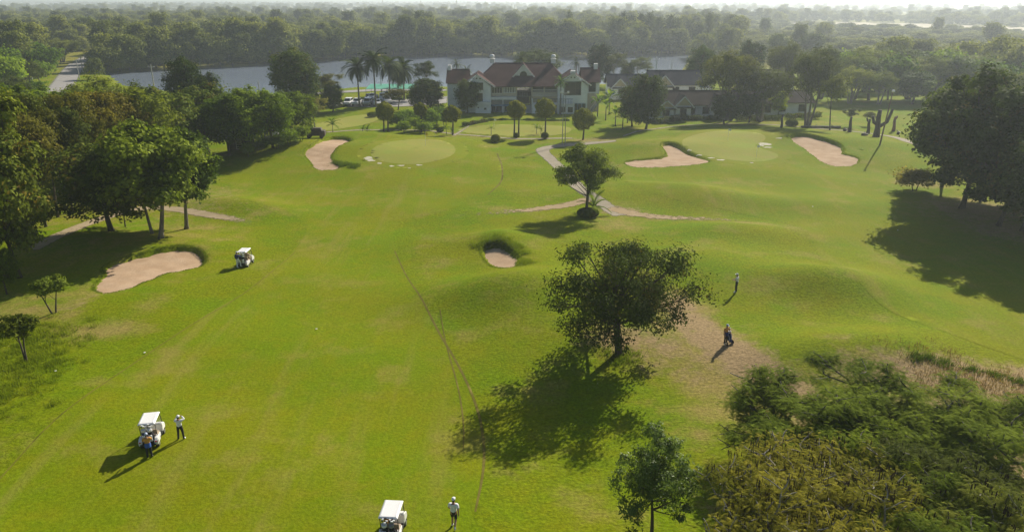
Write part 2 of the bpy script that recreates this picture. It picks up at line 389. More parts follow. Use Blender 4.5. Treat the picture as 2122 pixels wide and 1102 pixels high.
# one ground sheet: fine near the camera, coarser towards the horizon
def graded(a, b, step, lo, hi, grow):
    mid = list(np.arange(a, b, step)); s_ = step; x = mid[-1]; up = []
    while x < hi: s_ *= grow; x += s_; up.append(x)
    s_ = step; x = a; dn = []
    while x > lo: s_ *= grow; x -= s_; dn.append(x)
    return np.array(dn[::-1] + mid + up)
xs = graded(-72, 92, .46, -9000, 9000, 1.085); ys = graded(24, 152, .46, -150, 9000, 1.045)
gx, gy = np.meshgrid(xs, ys); gz = Hc(gx, gy)
near = (np.abs(gx) < 110) & (gy < 200)
gz = gz + np.where(near, .0 * np.sin(gx * 1.9 + np.sin(gy * 1.3) * 2) * np.sin(gy * 2.3 + np.sin(gx * .9) * 2), 0)
nx, ny = len(xs), len(ys); ii = np.arange(nx * ny).reshape(ny, nx)
F = np.stack([ii[:-1, :-1], ii[:-1, 1:], ii[1:, 1:], ii[1:, :-1]], -1).reshape(-1, 4)
dry, dirt = spotfields(gx, gy)
far = sstep(210, 330, gy); dry = np.maximum(dry, far * .62); dirt = np.maximum(dirt, far * .3)
ground = link('ground', np_mesh('ground', np.stack([gx, gy, gz], -1).reshape(-1, 3), F, MAT_ROUGH, True, vattr={'dry': dry.ravel(), 'dirt': dirt.ravel()}))
tag(ground, kind='structure')

def resample(P, step):
    out = []
    n = len(P)
    for i in range(n):
        a, b = P[i], P[(i + 1) % n]; L = np.hypot(*(b - a)); k = max(1, int(round(L / step)))
        out += [a + (b - a) * j / k for j in range(k)]
    return np.array(out)
def drape(name, P, mat, step, lift, zf=Hc, holes=(), label=None, kind='structure', parent=None, edgew=0.0, ends=None):
    """a sheet that follows the land inside outline P"""
    P = resample(np.asarray(P, float), step); vs = [tuple(p) for p in P]; es = [(i, (i + 1) % len(P)) for i in range(len(P))]
    for h in holes:
        h = resample(h, step); b = len(vs); vs += [tuple(p) for p in h]; es += [(b + i, b + (i + 1) % len(h)) for i in range(len(h))]
    x0, y0 = P.min(0); x1, y1 = P.max(0)
    qx, qy = np.meshgrid(np.arange(x0, x1, step), np.arange(y0, y1, step)); qx = qx + ((np.arange(qx.shape[0]) % 2) * step * .5)[:, None]
    keep = sdist(P, qx, qy) > step * .55
    for h in holes: keep &= sdist(h, qx, qy) < -step * .55
    vs += list(zip(qx[keep], qy[keep]))
    r = delaunay_2d_cdt([Vector(v) for v in vs], es, [], 0, 1e-4)
    V = np.array([tuple(v) for v in r[0]]); F = np.array([f for f in r[2] if len(f) == 3])
    cen = V[F].mean(1); ok = sdist(P, cen[:, 0], cen[:, 1]) > 0
    for h in holes: ok &= sdist(h, cen[:, 0], cen[:, 1]) < 0
    F = F[ok]
    z = zf(V[:, 0], V[:, 1]) + lift; dry, dirt = spotfields(V[:, 0], V[:, 1])
    va = {'dry': dry, 'dirt': dirt * .8}
    if edgew: va['edge'] = np.clip(sdist(P, V[:, 0], V[:, 1]) / edgew, 0, 1)
    if ends is not None:
        for (ex, ey), fd in ends: va['edge'] = va['edge'] * np.clip((np.hypot(V[:, 0] - ex, V[:, 1] - ey)) / fd, 0, 1)
    fl = np.cross(V[F[:, 1]] - V[F[:, 0]], V[F[:, 2]] - V[F[:, 0]]) < 0; F[fl] = F[fl][:, ::-1]
    o = link(name, np_mesh(name, np.column_stack([V, z]), F, mat, True, vattr=va), parent)
    return tag(o, label, kind=kind)
def ribbon(pts, w):
    """outline of a track along ground points, w half-widths"""
    P = np.array([p[:2] for p in pts], float)
    for _ in range(2):
        Q = [P[0]]
        for i in range(len(P) - 1): Q += [P[i] * .75 + P[i + 1] * .25, P[i] * .25 + P[i + 1] * .75]
        P = np.array(Q + [P[-1]])
    T = np.gradient(P, axis=0); T /= np.linalg.norm(T, axis=1)[:, None]; N = np.column_stack([-T[:, 1], T[:, 0]])
    ww = np.interp(np.linspace(0, 1, len(P)), np.linspace(0, 1, len(w)), w)[:, None]
    return np.vstack([P + N * ww, (P - N * ww)[::-1]])
def expand(P, d):
    n = len(P); T = np.roll(P, -1, 0) - np.roll(P, 1, 0); T /= np.linalg.norm(T, axis=1)[:, None] + 1e-9
    area = np.sum(P[:, 0] * np.roll(P[:, 1], -1) - np.roll(P[:, 0], -1) * P[:, 1]); s_ = 1 if area > 0 else -1
    return P + np.column_stack([T[:, 1], -T[:, 0]]) * d * s_

HOLES = {k: expand(BUNK[k][0], 1.1) for k in BUNK}
F1 = [(-260, 1240), (-120, 1110), (0, 988), (100, 876), (200, 800), (310, 727), (430, 650), (550, 575), (612, 520), (638, 480), (628, 455), (590, 437), (540, 425), (480, 408), (476, 380), (500, 345), (560, 318), (620, 296), (700, 283),
      (800, 276), (900, 278), (980, 290), (1020, 310), (1042, 345), (1040, 380), (1000, 412), (920, 438), (840, 450), (814, 478), (818, 520), (852, 590), (905, 680), (958, 770), (992, 850), (1004, 920), (1002, 980), (985, 1060), (960, 1150), (900, 1260)]
F1 = smooth_poly(np.array([G(*p)[:2] for p in F1]), 2)
F2 = [(1296, 385), (1400, 416), (1540, 442), (1640, 462), (1690, 500), (1700, 540), (1800, 620), (1960, 690), (2122, 745), (2300, 800), (2420, 760), (2330, 640), (2160, 560), (2000, 470), (1860, 380), (1830, 345), (1800, 310), (1700, 292), (1620, 268), (1520, 262), (1420, 272), (1380, 300), (1330, 330), (1280, 352)]
F2 = smooth_poly(np.array([G(*p)[:2] for p in F2]), 2)
GR1 = smooth_poly(np.array([G(*p)[:2] for p in [(765, 322), (775, 305), (810, 293), (860, 288), (910, 290), (940, 300), (946, 315), (930, 328), (880, 340), (830, 341), (790, 335)]]), 2)
GR2 = smooth_poly(np.array([G(*p)[:2] for p in [(1410, 300), (1420, 285), (1460, 275), (1510, 271), (1560, 274), (1590, 282), (1580, 297), (1560, 302), (1590, 312), (1618, 322), (1600, 333), (1550, 336), (1480, 328), (1430, 314)]]), 2)
GR3 = smooth_poly(np.array([G(*p)[:2] for p in [(940, 270), (975, 262), (1060, 258), (1160, 260), (1190, 268), (1170, 280), (1080, 284), (990, 280)]]), 2)
GR4 = smooth_poly(np.array([G(*p)[:2] for p in [(640, 262), (690, 248), (760, 236), (800, 238), (780, 252), (720, 266), (670, 272)]]), 2)
drape('fairway', F1, MAT_FAIR, .7, .015, holes=[HOLES['c']], kind='structure')
drape('fairway', F2, MAT_FAIR, .65, .015, holes=[HOLES['d'], HOLES['e']])
for g in (GR1, GR2): drape('green_collar', expand(g, 2.2), MAT_COLLAR, .6, .026)
for g in (GR1, GR2, GR3, GR4): drape('putting_green', g, MAT_GREEN, .6, .038)
for k in BUNK:
    drape('sand_bunker', expand(BUNK[k][0], .38), MAT_SAND, .5, 0.0, zf=lambda x, y, k=k: sand_z(k, x, y))
def track(name, px, w, mat, lift=.034, step=.55, ew=.9, fade=(0, 0)):
    g = [G(*p) for p in px]; ends = [(tuple(q[:2]), f) for q, f in ((g[0], fade[0]), (g[-1], fade[1])) if f]
    return drape(name, ribbon(g, w), mat, step, lift, edgew=ew, ends=ends)
track('path', [(1280, 292), (1200, 298), (1140, 304), (1118, 312), (1150, 338), (1185, 370), (1205, 395), (1235, 412), (1262, 432), (1290, 448)], [1.3, 1.6, 1.5, 1.3, 1.2, 1.2, 1.4, 1.5], MAT_PAVE)
track('path', [(1225, 412), (1180, 424), (1120, 433), (1040, 440), (940, 447)], [1.3, 1.3, 1.3, 1.4, 1.4], MAT_FAINT, .030, fade=(0, 20))
track('path', [(1262, 430), (1320, 446), (1400, 452), (1500, 456), (1600, 466)], [1.6, 1.5, 1.4, 1.5, 1.5], MAT_FAINT, .040, fade=(0, 26))
track('path', [(560, 280), (700, 272), (850, 268), (960, 280), (1030, 286), (1110, 288), (1190, 287)], [.6, .8, .8, .8, .9, .9, .9], MAT_PAVE)
track('path', [(1290, 283), (1380, 262), (1500, 256), (1640, 262), (1760, 272), (1850, 282), (1900, 300), (1960, 330)], [.7, .7, .7, .8, .9, 1.2, 1.4, 1.5], MAT_PAVE, .037)
track('path', [(940, 282), (960, 268), (985, 254), (1000, 246)], [.7, .6, .5, .5], MAT_PAVE, .043)
track('path', [(60, 520), (130, 485), (200, 455), (290, 430), (360, 432), (430, 445), (500, 458), (540, 464)], [1.2, 1.2, 1.2, 1.2, 1.1, 1.1, 1.2, 1.2], MAT_PATH, .030, fade=(0, 9))
drape('road', ribbon([flat(*p) for p in [(100, 205), (128, 178), (142, 155), (160, 135), (182, 121), (205, 108), (240, 96)]], [4.2, 4.2, 4.2, 4.0]), MAT_ROAD, 3.0, .12, edgew=1.0)
drape('road', ribbon([flat(*p) for p in [(560, 200), (700, 192), (760, 188), (860, 186), (930, 188)]], [2.5, 3, 3.5, 3]), MAT_ROAD, 2.0, .1, edgew=1.0)
drape('car_park', flats([(690, 222), (700, 212), (850, 206), (930, 200), (930, 215), (860, 222), (760, 224)]), MAT_ROAD, 1.6, .09, edgew=1.0)
# turf repaired with white sand, beside the greens
MAT_REPAIR = M_plain('pale_repair_sand', (.46, .43, .31), .95, .18, 4)
for px, py, w, h in ((762, 328, 2.4, 1.6), (768, 333, 2.0, 1.0), (786, 339, 1.4, .7), (811, 345, 1.3, .6), (832, 344, 1.8, .6), (868, 343, 1.5, .7), (849, 349, .9, .4), (1428, 312, 1.2, .7), (1450, 322, 1.3, .6), (1474, 328, 1.6, .6), (1494, 332, 2.2, .8), (1558, 338, 1.2, .4), (1586, 299, 3.0, 1.6), (1590, 306, 2.2, .8), (1614, 287, 1.8, .5), (1578, 302, 1.2, 1.2)):
    c = G(px, py); n = 11; P = np.array([[c.x + w * .42 * (.4 + .7 * random.random()) * math.cos(a), c.y + h * .8 * (.4 + .5 * random.random()) * math.sin(a)] for a in (2 * math.pi * i / n for i in range(n))])
    drape('sand_patch', P, MAT_REPAIR, .5, .05)

def M_water():
    t = NT('lake_water'); t.b.inputs['Base Color'].default_value = (.19, .23, .29, 1); t.b.inputs['Roughness'].default_value = .14; t.b.inputs['IOR'].default_value = 1.33
    n = t.noise(.9, 4, .6, t.pos((1, .45, 1))); n2 = t.noise(.05, 3, .5, t.pos()); t.bump(t.math('MULTIPLY', n, t.ramp(n2, .3, .7, .5, 1)), .6, .2); return t.m
MAT_WATER = M_water()
lk = expand(LAKE, 8); c0 = lk.mean(0)
m_ = MB(); m_.add([(x, y, -.8) for x, y in lk], [tuple(range(len(lk)))]); tag(m_.build('lake', MAT_WATER), kind='structure')

# the brown line left by the mower along the fairway, and tyre lines inside it
MAT_LINE = M_track('scalped_line', (.115, .105, .015), (.17, .14, .03), edge=False)
for pts, w in (([(818, 520), (852, 590), (905, 680), (958, 770), (992, 850), (1004, 920), (1002, 980), (985, 1060)], .09), ([(912, 640), (925, 720), (950, 800), (962, 880), (960, 930)], .05), ([(1030, 318), (1042, 345), (1040, 380), (1010, 405)], .12), ([(0, 992), (100, 880), (200, 804), (310, 731), (430, 654), (550, 578), (612, 522)], .05)):
    g = [G(*p) for p in pts]; drape('mowing_line', ribbon(g, [w * .6, w, w, w * .6]), MAT_LINE, .6, .026, edgew=w * .7)
# ------------------------------------------------------------------ fields and far land
MAT_FIELD = M_plain('dry_field', (.36, .31, .19), .95, .18, .02)
for pts in ([(1590, 52), (1700, 47), (1880, 50), (2122, 60), (2300, 64), (2300, 82), (2122, 76), (1960, 70), (1800, 64), (1650, 60)], [(1880, 18), (2000, 14), (2200, 12), (2200, 22), (2000, 24)], [(1180, 30), (1280, 27), (1260, 34), (1190, 35)],
            [(0, 13), (140, 10), (140, 15), (0, 18)], [(700, 22), (820, 21), (800, 25), (700, 26)], [(560, 70), (640, 68), (650, 76), (570, 80)]):
    P = smooth_poly(flats(pts), 1); drape('field', P, MAT_FIELD, max(np.ptp(P[:, 0]), np.ptp(P[:, 1])) / 14, .5)

# ------------------------------------------------------------------ foliage
def unit(a): return a / (np.linalg.norm(a, axis=-1, keepdims=True) + 1e-9)
def leaves(C, N, L, W, rs, droop=0.0, fold=.25):
    """folded diamond blades at C with face normals N"""
    n = len(C); N = unit(N); t = unit(np.cross(N, rs.normal(size=(n, 3)))); t = unit(t - np.array([0, 0, droop])); b = unit(np.cross(N, t)); N = np.cross(t, b)
    L = np.broadcast_to(L, (n,))[:, None]; W = np.broadcast_to(W, (n,))[:, None]
    V = np.stack([C - t * L * .5, C + b * W * .5 + N * W * fold, C + t * L * .5, C - b * W * .5 + N * W * fold], 1).reshape(-1, 3)
    return V, np.arange(n * 4).reshape(n, 4)

def bez(a, b, bow, k=5):
    a, b = Vector(a), Vector(b); m = (a + b) / 2 + Vector(bow)
    return [a * (1 - t) ** 2 + m * 2 * t * (1 - t) + b * t * t for t in (i / k for i in range(k + 1))]

PROTO = {}
def proto_tree(key, seed, H, Rx, hb, lobes, nleaf, leafL, leafW, tr, leafmat, barkmat, lobe_r=(.34, .5), flatten=.75, spread=.62, phi=(-.25, 1.2), clusters=26, cl_r=.28, stems=1, fill=.9, sides=6, updir=.55, crown_top=1.0, rand=.5, core=.45, wild=(.66, 1.22)):
    """crown made of lobes, each lobe of leaf clusters on twigs, each limb rising from the trunk"""
    rs = np.random.default_rng(seed); rd = random.Random(seed)
    ch = H - hb; cz = hb + ch * .5; wood = MB(); cen = []; lob = []
    for i in range(lobes):
        az = 2 * math.pi * (i * .381966 + rd.uniform(-.06, .06)); ph = phi[0] + (phi[1] - phi[0]) * ((i + .5) / lobes) + rd.uniform(-.12, .12)
        k = spread * rd.uniform(*wild); r = Rx * rd.uniform(*lobe_r) * (1.0 if ph < .9 else .85)
        lob.append((np.array([math.cos(az) * math.cos(ph) * Rx * k, math.sin(az) * math.cos(ph) * Rx * k, cz + math.sin(ph) * ch * .5 * k * crown_top]), r))
    lob.append((np.array([0, 0, cz]), Rx * core))
    tops = []
    for s_ in range(stems):
        a = 2 * math.pi * s_ / stems + rd.random(); off = .0 if stems == 1 else tr * 1.2; ln = .05 if stems == 1 else .16
        top = Vector((math.cos(a) * ln * H + rd.uniform(-.03, .03) * H, math.sin(a) * ln * H + rd.uniform(-.03, .03) * H, hb + ch * .45))
        pts = bez((math.cos(a) * off, math.sin(a) * off, -.3), top, (rd.uniform(-.04, .04) * H, rd.uniform(-.04, .04) * H, 0), 7)
        wood.tube(pts, [tr * (1.35 if i == 0 else 1 - .62 * i / 7) for i in range(8)], 8); tops.append(pts)
    Cs, Ns = [], []
    per = nleaf / sum(r * r for _, r in lob)
    for c, r in lob:
        pts = tops[rd.randrange(len(tops))]; k = rd.randint(4, 6) if c[2] < cz + ch * .15 else 6; a = pts[k]
        lp = bez(a, c, (0, 0, -.08 * ch + rd.uniform(-.05, .12) * ch), 5); r0 = tr * rd.uniform(.26, .4)
        wood.tube(lp, [r0 * (1 - .75 * i / 5) for i in range(6)], max(4, sides - 1), False)
        nc = max(5, int(clusters * (r / (Rx * .42)) ** 2)); d = unit(rs.normal(size=(nc, 3)) + np.array([0, 0, .35]))
        d[:, 2] *= 1.0; cc = c + d * np.array([r, r, r * flatten]) * rs.uniform(.55, 1.0, (nc, 1))
        for q in cc[: int(nc * .6)]:
            wood.tube(bez(lp[rd.randint(3, 5)], q, (0, 0, rd.uniform(-.1, .15) * r), 2), [r0 * .3, r0 * .2, r0 * .08], 3, False)
        nl = int(per * r * r); idx = rs.integers(0, nc, nl); cr = r * cl_r
        off = rs.normal(size=(nl, 3)) * np.array([cr, cr, cr * .62]); Cs.append(cc[idx] + off)
        Ns.append(unit(d[idx] * .8 + off / (cr + 1e-6) * .3) * .9 + np.array([0, 0, updir]) + rs.normal(size=(nl, 3)) * rand)
    C = np.vstack(Cs); N = np.vstack(Ns); n = len(C)
    V, F = leaves(C, N, leafL * rs.uniform(.65, 1.3, n), leafW * rs.uniform(.65, 1.3, n), rs, .25)
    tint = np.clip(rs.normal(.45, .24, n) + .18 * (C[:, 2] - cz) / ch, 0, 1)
    PROTO[key] = dict(trunk=wood.mesh('trunk', barkmat, True), crown=np_mesh('crown', V, F, leafmat, False, fattr={'tint': tint}), H=float(np.percentile(C[:, 2], 99.3)), W=2 * float(np.percentile(np.hypot(C[:, 0], C[:, 1]), 96)))
    return key

BARK_D, BARK_G, BARK_P = M_bark('dark_bark', (.07, .052, .036)), M_bark('grey_bark', (.17, .145, .115)), M_bark('pale_bark', (.30, .27, .22))
L_DEEP = M_leaf('deep_green_leaf', (.030, .048, .007), (.135, .170, .024), .22, .7, (.22, .12, .03), .55)
L_MID = M_leaf('mid_green_leaf', (.042, .070, .009), (.165, .215, .024), .28, .6)
L_OLIVE = M_leaf('olive_leaf', (.058, .068, .009), (.21, .205, .030), .28, .6, (.24, .15, .035), .4)
L_TEAK = M_leaf('broad_glossy_leaf', (.034, .058, .007), (.170, .220, .022), .26, .6)
L_FEATH = M_leaf('feathery_leaf', (.058, .092, .008), (.20, .25, .024), .34, .8, spec=.02)
L_YELL = M_leaf('yellowing_feathery_leaf', (.115, .125, .013), (.29, .27, .030), .38, .8, spec=.02)
L_GREY = M_leaf('grey_green_leaf', (.060, .072, .020), (.19, .20, .055), .28, .6)
L_FAR = M_leaf('woodland_leaf', (.078, .098, .022), (.25, .265, .065), .28, .7, spec=.03)
L_BRIGHT = M_leaf('bright_green_leaf', (.075, .13, .010), (.22, .30, .024), .38, .6)
L_PALM = M_leaf('palm_leaf', (.026, .042, .009), (.090, .112, .022), .2, .6, spec=.03)
L_BALL = M_leaf('clipped_leaf', (.040, .060, .007), (.27, .27, .020), .3, .6)

# near and middle trees
proto_tree('spread', 17, 9, 5.4, 1.0, 40, 22000, .27, .13, .36, L_DEEP, BARK_D, lobe_r=(.13, .28), phi=(-.95, 1.2), clusters=26, cl_r=.42, spread=.80, flatten=.75, core=.34, wild=(.5, 1.4))
proto_tree('open', 23, 8.6, 4.0, 1.9, 20, 12500, .30, .15, .20, L_MID, BARK_D, lobe_r=(.18, .32), phi=(-.6, 1.3), clusters=24, cl_r=.36, spread=.8, stems=2, core=.25)
proto_tree('young', 31, 6, 2.3, .3, 24, 14000, .17, .075, .12, M_leaf('silvery_leaf', (.045, .08, .014), (.18, .24, .06), .32, .45, spec=.15), BARK_D, lobe_r=(.2, .34), phi=(-.7, 1.45), clusters=20, cl_r=.26, spread=.8, updir=.4, flatten=1.2)
proto_tree('teak', 41, 12, 4.6, 2.0, 26, 18000, .46, .30, .24, L_TEAK, BARK_G, lobe_r=(.24, .38), phi=(-.75, 1.3), clusters=26, cl_r=.26, spread=.74, flatten=.85)
proto_tree('teak_tall', 43, 16, 5.0, 1.0, 36, 27000, .46, .28, .28, L_DEEP, BARK_D, lobe_r=(.24, .38), phi=(-1.1, 1.35), clusters=26, cl_r=.27, spread=.8, flatten=.95)
proto_tree('grove', 47, 13, 4.2, 4.0, 20, 12000, .42, .22, .20, L_OLIVE, BARK_D, lobe_r=(.3, .46), phi=(-.8, 1.3), clusters=22, cl_r=.28, spread=.7)
proto_tree('round', 53, 9, 4.0, 1.0, 22, 9500, .40, .22, .24, L_MID, BARK_D, lobe_r=(.26, .42), phi=(-.9, 1.35), clusters=24, cl_r=.28, spread=.7, flatten=.9)
proto_tree('dense', 59, 11, 4.4, .6, 26, 12500, .42, .24, .28, L_DEEP, BARK_D, lobe_r=(.26, .42), phi=(-1.1, 1.4), clusters=24, cl_r=.3, flatten=1.0, spread=.72)
proto_tree('rain', 61, 12, 6.4, 2.2, 26, 12500, .36, .20, .32, L_GREY, BARK_G, lobe_r=(.2, .34), phi=(-.4, 1.25), clusters=26, cl_r=.28, flatten=.65, spread=.76, stems=3)
proto_tree('thin', 67, 10, 3.4, 3.2, 13, 4200, .34, .17, .16, L_GREY, BARK_G, lobe_r=(.24, .38), phi=(-.3, 1.3), clusters=18, cl_r=.24, spread=.7)
proto_tree('sapling', 71, 3.6, 1.5, 1.2, 8, 1500, .26, .13, .07, L_MID, BARK_D, lobe_r=(.28, .42), phi=(.0, 1.2), clusters=12, cl_r=.26, spread=.66, stems=2)
proto_tree('shrub', 73, 2.6, 1.6, .2, 10, 2600, .28, .15, .06, L_BRIGHT, BARK_D, lobe_r=(.4, .55), phi=(-.5, 1.3), clusters=14, cl_r=.3, stems=2)
# woodland trees, seen from 250 m on
proto_tree('wood_round', 81, 10, 4.6, 1.4, 15, 3000, .75, .42, .25, L_FAR, BARK_G, lobe_r=(.34, .5), phi=(-.5, 1.3), clusters=18, cl_r=.28, sides=4)
proto_tree('wood_tall', 83, 13, 4.0, 2.4, 16, 2800, .72, .40, .25, L_FAR, BARK_G, lobe_r=(.34, .5), phi=(-.8, 1.4), clusters=16, cl_r=.28, sides=4, flatten=.95)
proto_tree('wood_flat', 89, 9, 6.0, 2.0, 18, 3000, .75, .4, .25, L_FAR, BARK_G, lobe_r=(.28, .42), phi=(-.1, 1.2), clusters=16, cl_r=.28, sides=4, flatten=.6)
proto_tree('wood_bush', 97, 5, 3.6, .3, 12, 1900, .62, .36, .12, L_FAR, BARK_G, lobe_r=(.36, .52), phi=(-.4, 1.2), clusters=14, cl_r=.3, sides=4)
proto_tree('wood_leafy', 99, 8, 4.4, .8, 16, 3000, .7, .4, .2, L_BRIGHT, BARK_G, lobe_r=(.3, .46), phi=(-.5, 1.2), clusters=16, cl_r=.28, sides=4)

def proto_casuarina(key, seed, H, Rr, n):
    rs = np.random.default_rng(seed); rd = random.Random(seed); w = MB()
    w.tube([(0, 0, -.3), (.1, .05, H * .5), (0, .1, H * .97)], [.26, .16, .03], 5); C = []; N = []
    for i in range(46):
        z = H * (.10 + .88 * (i / 46) ** .9); L = Rr * (1 - (i / 46)) ** .62 * rd.uniform(.55, 1.1) + .3; a = i * 2.4 + rd.random()
        e = Vector((math.cos(a) * L, math.sin(a) * L, z + L * .35)); w.tube([(0, 0, z), e], [.05, .015], 3, False)
        m = int(n * L / (46 * Rr * .65)); t = rs.uniform(.15, 1.05, m)[:, None]; p = np.array([0, 0, z]) * (1 - t) + np.array(e) * t
        C.append(p + rs.normal(size=(m, 3)) * np.array([.35, .35, .4]) * (Rr / 3)); N.append(rs.normal(size=(m, 3)) + np.array([math.cos(a), math.sin(a), .3]))
    C = np.vstack(C); N = np.vstack(N); m = len(C); V, F = leaves(C, N, .9, .2, rs, 1.2)
    PROTO[key] = dict(trunk=w.mesh('trunk', BARK_G, True), crown=np_mesh('crown', V, F, L_FAR, False, fattr={'tint': np.clip(rs.normal(.35, .2, m), 0, 1)}), H=H, W=2 * Rr)
proto_casuarina('wood_spire', 101, 17, 3.0, 2600)

def proto_feather(key, seed, H, Rx, leafmat, nfr, fl, pods, sparse, branch_mat):
    """flat-topped leguminous tree: crooked pale branches, feathery fronds, hanging brown pods"""
    rs = np.random.default_rng(seed); rd = random.Random(seed); w = MB(); tips = []
    def grow(p, d, L, r, lv):
        q = [Vector(p)]; dd = Vector(d).normalized()
        for i in range(4):
            dd = (dd + Vector((rd.uniform(-.28, .28), rd.uniform(-.28, .28), rd.uniform(-.16, .20)))).normalized(); q.append(q[-1] + dd * L / 4)
        w.tube(q, [r * (1 - .11 * i) for i in range(5)], 6 if lv < 2 else 4, False)
        if lv >= 4 or q[-1].z > H: tips.extend([q[2], q[3], q[4]]); return
        for k in range(rd.randint(2, 3)):
            a = rd.uniform(0, 6.28); o = Vector((math.cos(a), math.sin(a), 0)); nd = (dd * .75 + o * .85 + Vector((0, 0, -.1 if q[-1].z > H * .75 else .14))).normalized()
            grow(q[-1] if k else q[3], nd, L * rd.uniform(.66, .86), r * .66, lv + 1)
        if lv >= 2: tips.append(q[3])
    for s_ in range(3):
        a = 2.1 * s_ + rd.random(); grow((math.cos(a) * .12, math.sin(a) * .12, -.3), (math.cos(a) * .38, math.sin(a) * .38, 1), H * .42, .24, 0)
    T = np.array([tuple(t) for t in tips]); rad = np.hypot(T[:, 0], T[:, 1]); T = T[(T[:, 2] > H * .35) & (rad < Rx * 1.15)]
    top = T[rs.integers(0, len(T), nfr)] + rs.normal(size=(nfr, 3)) * np.array([.30, .30, .10])
    az = rs.uniform(0, 2 * np.pi, nfr); dr = rs.uniform(-.55, .12, nfr); D = unit(np.column_stack([np.cos(az), np.sin(az), dr])); S = unit(np.cross(D, np.array([0, 0, 1.0]) + rs.normal(size=(nfr, 3)) * .25)); U = np.cross(S, D)
    Vs, n = [], 9
    for j in range(n):
        t = (j + .6) / n; c = top + D * fl * t - np.array([0, 0, 1]) * (t ** 2) * fl * .28; ll = fl * .25 * (1 - .55 * abs(t - .45) * 1.6)
        for s_ in (-1, 1):
            e = c + S * s_ * ll + D * ll * .35 - U * ll * .18 * (1 if True else 0); wv = D * fl * .034
            Vs.append(np.stack([c - wv, e - wv * .4, e + wv * .4, c + wv], 1))
    V = np.stack(Vs, 1).reshape(-1, 3); F = np.arange(len(V)).reshape(-1, 4); tint = np.repeat(np.clip(rs.normal(.5, .26, nfr), 0, 1), n * 2)
    pm = MB()
    for i in range(pods):
        p = T[rs.integers(0, len(T))] + rs.normal(size=3) * .25
        for k in range(rd.randint(1, 4)):
            q = p + rs.normal(size=3) * .09; L = rd.uniform(.22, .42); pm.add([q + np.array([-.02, 0, 0]), q + np.array([.02, .008, 0]), q + np.array([.035, .02, -L * .6]), q + np.array([.008, 0, -L]), q + np.array([-.025, -.01, -L * .55])], [(0, 1, 2, 3, 4)])
    PROTO[key] = dict(trunk=w.mesh('trunk', branch_mat, True), crown=np_mesh('crown', V, F, leafmat, False, fattr={'tint': tint}), H=H, W=2 * Rx, pods=pm.mesh('seed_pods', MAT_POD) if pods else None)
MAT_POD = M_plain('brown_pod', (.055, .032, .016), .6, .3, 8)
proto_feather('feather', 111, 5.6, 3.8, L_FEATH, 9000, .36, 0, 0, BARK_G)
proto_feather('feather_dry', 113, 6.2, 4.0, L_YELL, 3300, .34, 220, 1, BARK_P)
proto_feather('feather_mix', 127, 5.8, 4.0, M_leaf('feathery_olive_leaf', (.075, .10, .012), (.21, .225, .028), .42, .75, spec=.03), 6500, .34, 160, 1, BARK_P)

def put_tree(key, loc, h, w, label, cat='tree', group=None, name='tree', color=None, rot=None, lean=None):
    p = PROTO[key]; e = thing(name, label, cat, loc, random.uniform(0, 6.28) if rot is None else rot, group, (w / p['W'], w / p['W'], h / p['H']))
    if lean: e.rotation_euler = (lean[0], lean[1], e.rotation_euler.z)
    for nm in ('trunk', 'crown'):
        c = link(nm, p[nm], e)
        if color and nm == 'crown': c.color = (*color, 1)
    if p.get('pods'): tag(link('seed_pods', p['pods'], e), kind='stuff')
    return e
def tree_px(key, bx, by, ty, wpx, label, group=None, **k):
    """a tree from where its trunk meets the ground, its top and its breadth in the photograph"""
    g = G(bx, by); h = max(1.0, zat(bx, ty, g.y) - g.z); return put_tree(key, g, h, wpx * mpp(g + Vector((0, 0, h * .6))), label, group=group, **k)

# ---- palms: every frond is a piece of its own
def frond_mesh(L, nleaf, lw, ll, arch, mat, vshape=.25, seed=1):
    rs = np.random.default_rng(seed); V, F, T = [], [], []
    def spine(t): return np.array([L * t * (1 - .12 * t * t), 0, L * (.42 * t - arch * t * t)])
    for j in range(nleaf):
        t = .12 + .86 * j / (nleaf - 1); c = spine(t); l = ll * (math.sin(math.pi * (t * .86 + .1)) ** .6) * rs.uniform(.85, 1.1)
        for s_ in (-1, 1):
            b = len(V); dx = np.array([.55 * l, s_ * l * .8, -vshape * l - .12 * l * t]); wv = np.array([lw, 0, 0])
            V += [c - wv, c + dx * .55 - wv * .8 + np.array([0, 0, .05 * l]), c + dx, c + dx * .5 + wv, c + wv]; F.append((b, b + 1, b + 2, b + 3, b + 4)); T.append(rs.uniform(.2, .8))
    m = MB(); m.add(V, F); k = len(F); m.tube([spine(t) for t in (0, .25, .5, .75, 1)], [.045, .035, .025, .015, .006], 4, False)
    me = m.mesh('frond', mat); at = me.attributes.new('tint', 'FLOAT', 'FACE'); at.data.foreach_set('value', np.array(T + [.6] * (len(me.polygons) - k), np.float32)); return me
def blade_mesh(L, W, arch, mat):
    """a banana-type leaf: one broad arched blade with a fold at the midrib"""
    V, F = [], []; n = 8
    for i in range(n + 1):
        t = i / n; w = W * (math.sin(math.pi * min(1, max(0, (t - .18) / .82)) ** .8) ** .7 if t > .2 else .06); c = Vector((L * t * (1 - .2 * t), 0, L * (.75 * t - arch * t * t)))
        V += [c + Vector((0, -w / 2, .18 * w)), c, c + Vector((0, w / 2, .18 * w))]
    for i in range(n): F += [(3 * i, 3 * i + 1, 3 * i + 4, 3 * i + 3), (3 * i + 1, 3 * i + 2, 3 * i + 5, 3 * i + 4)]
    m = MB(); m.add(V, F); me = m.mesh('leaf', mat); at = me.attributes.new('tint', 'FLOAT', 'FACE'); at.data.foreach_set('value', np.random.default_rng(3).uniform(.3, .8, len(F)).astype(np.float32)); return me
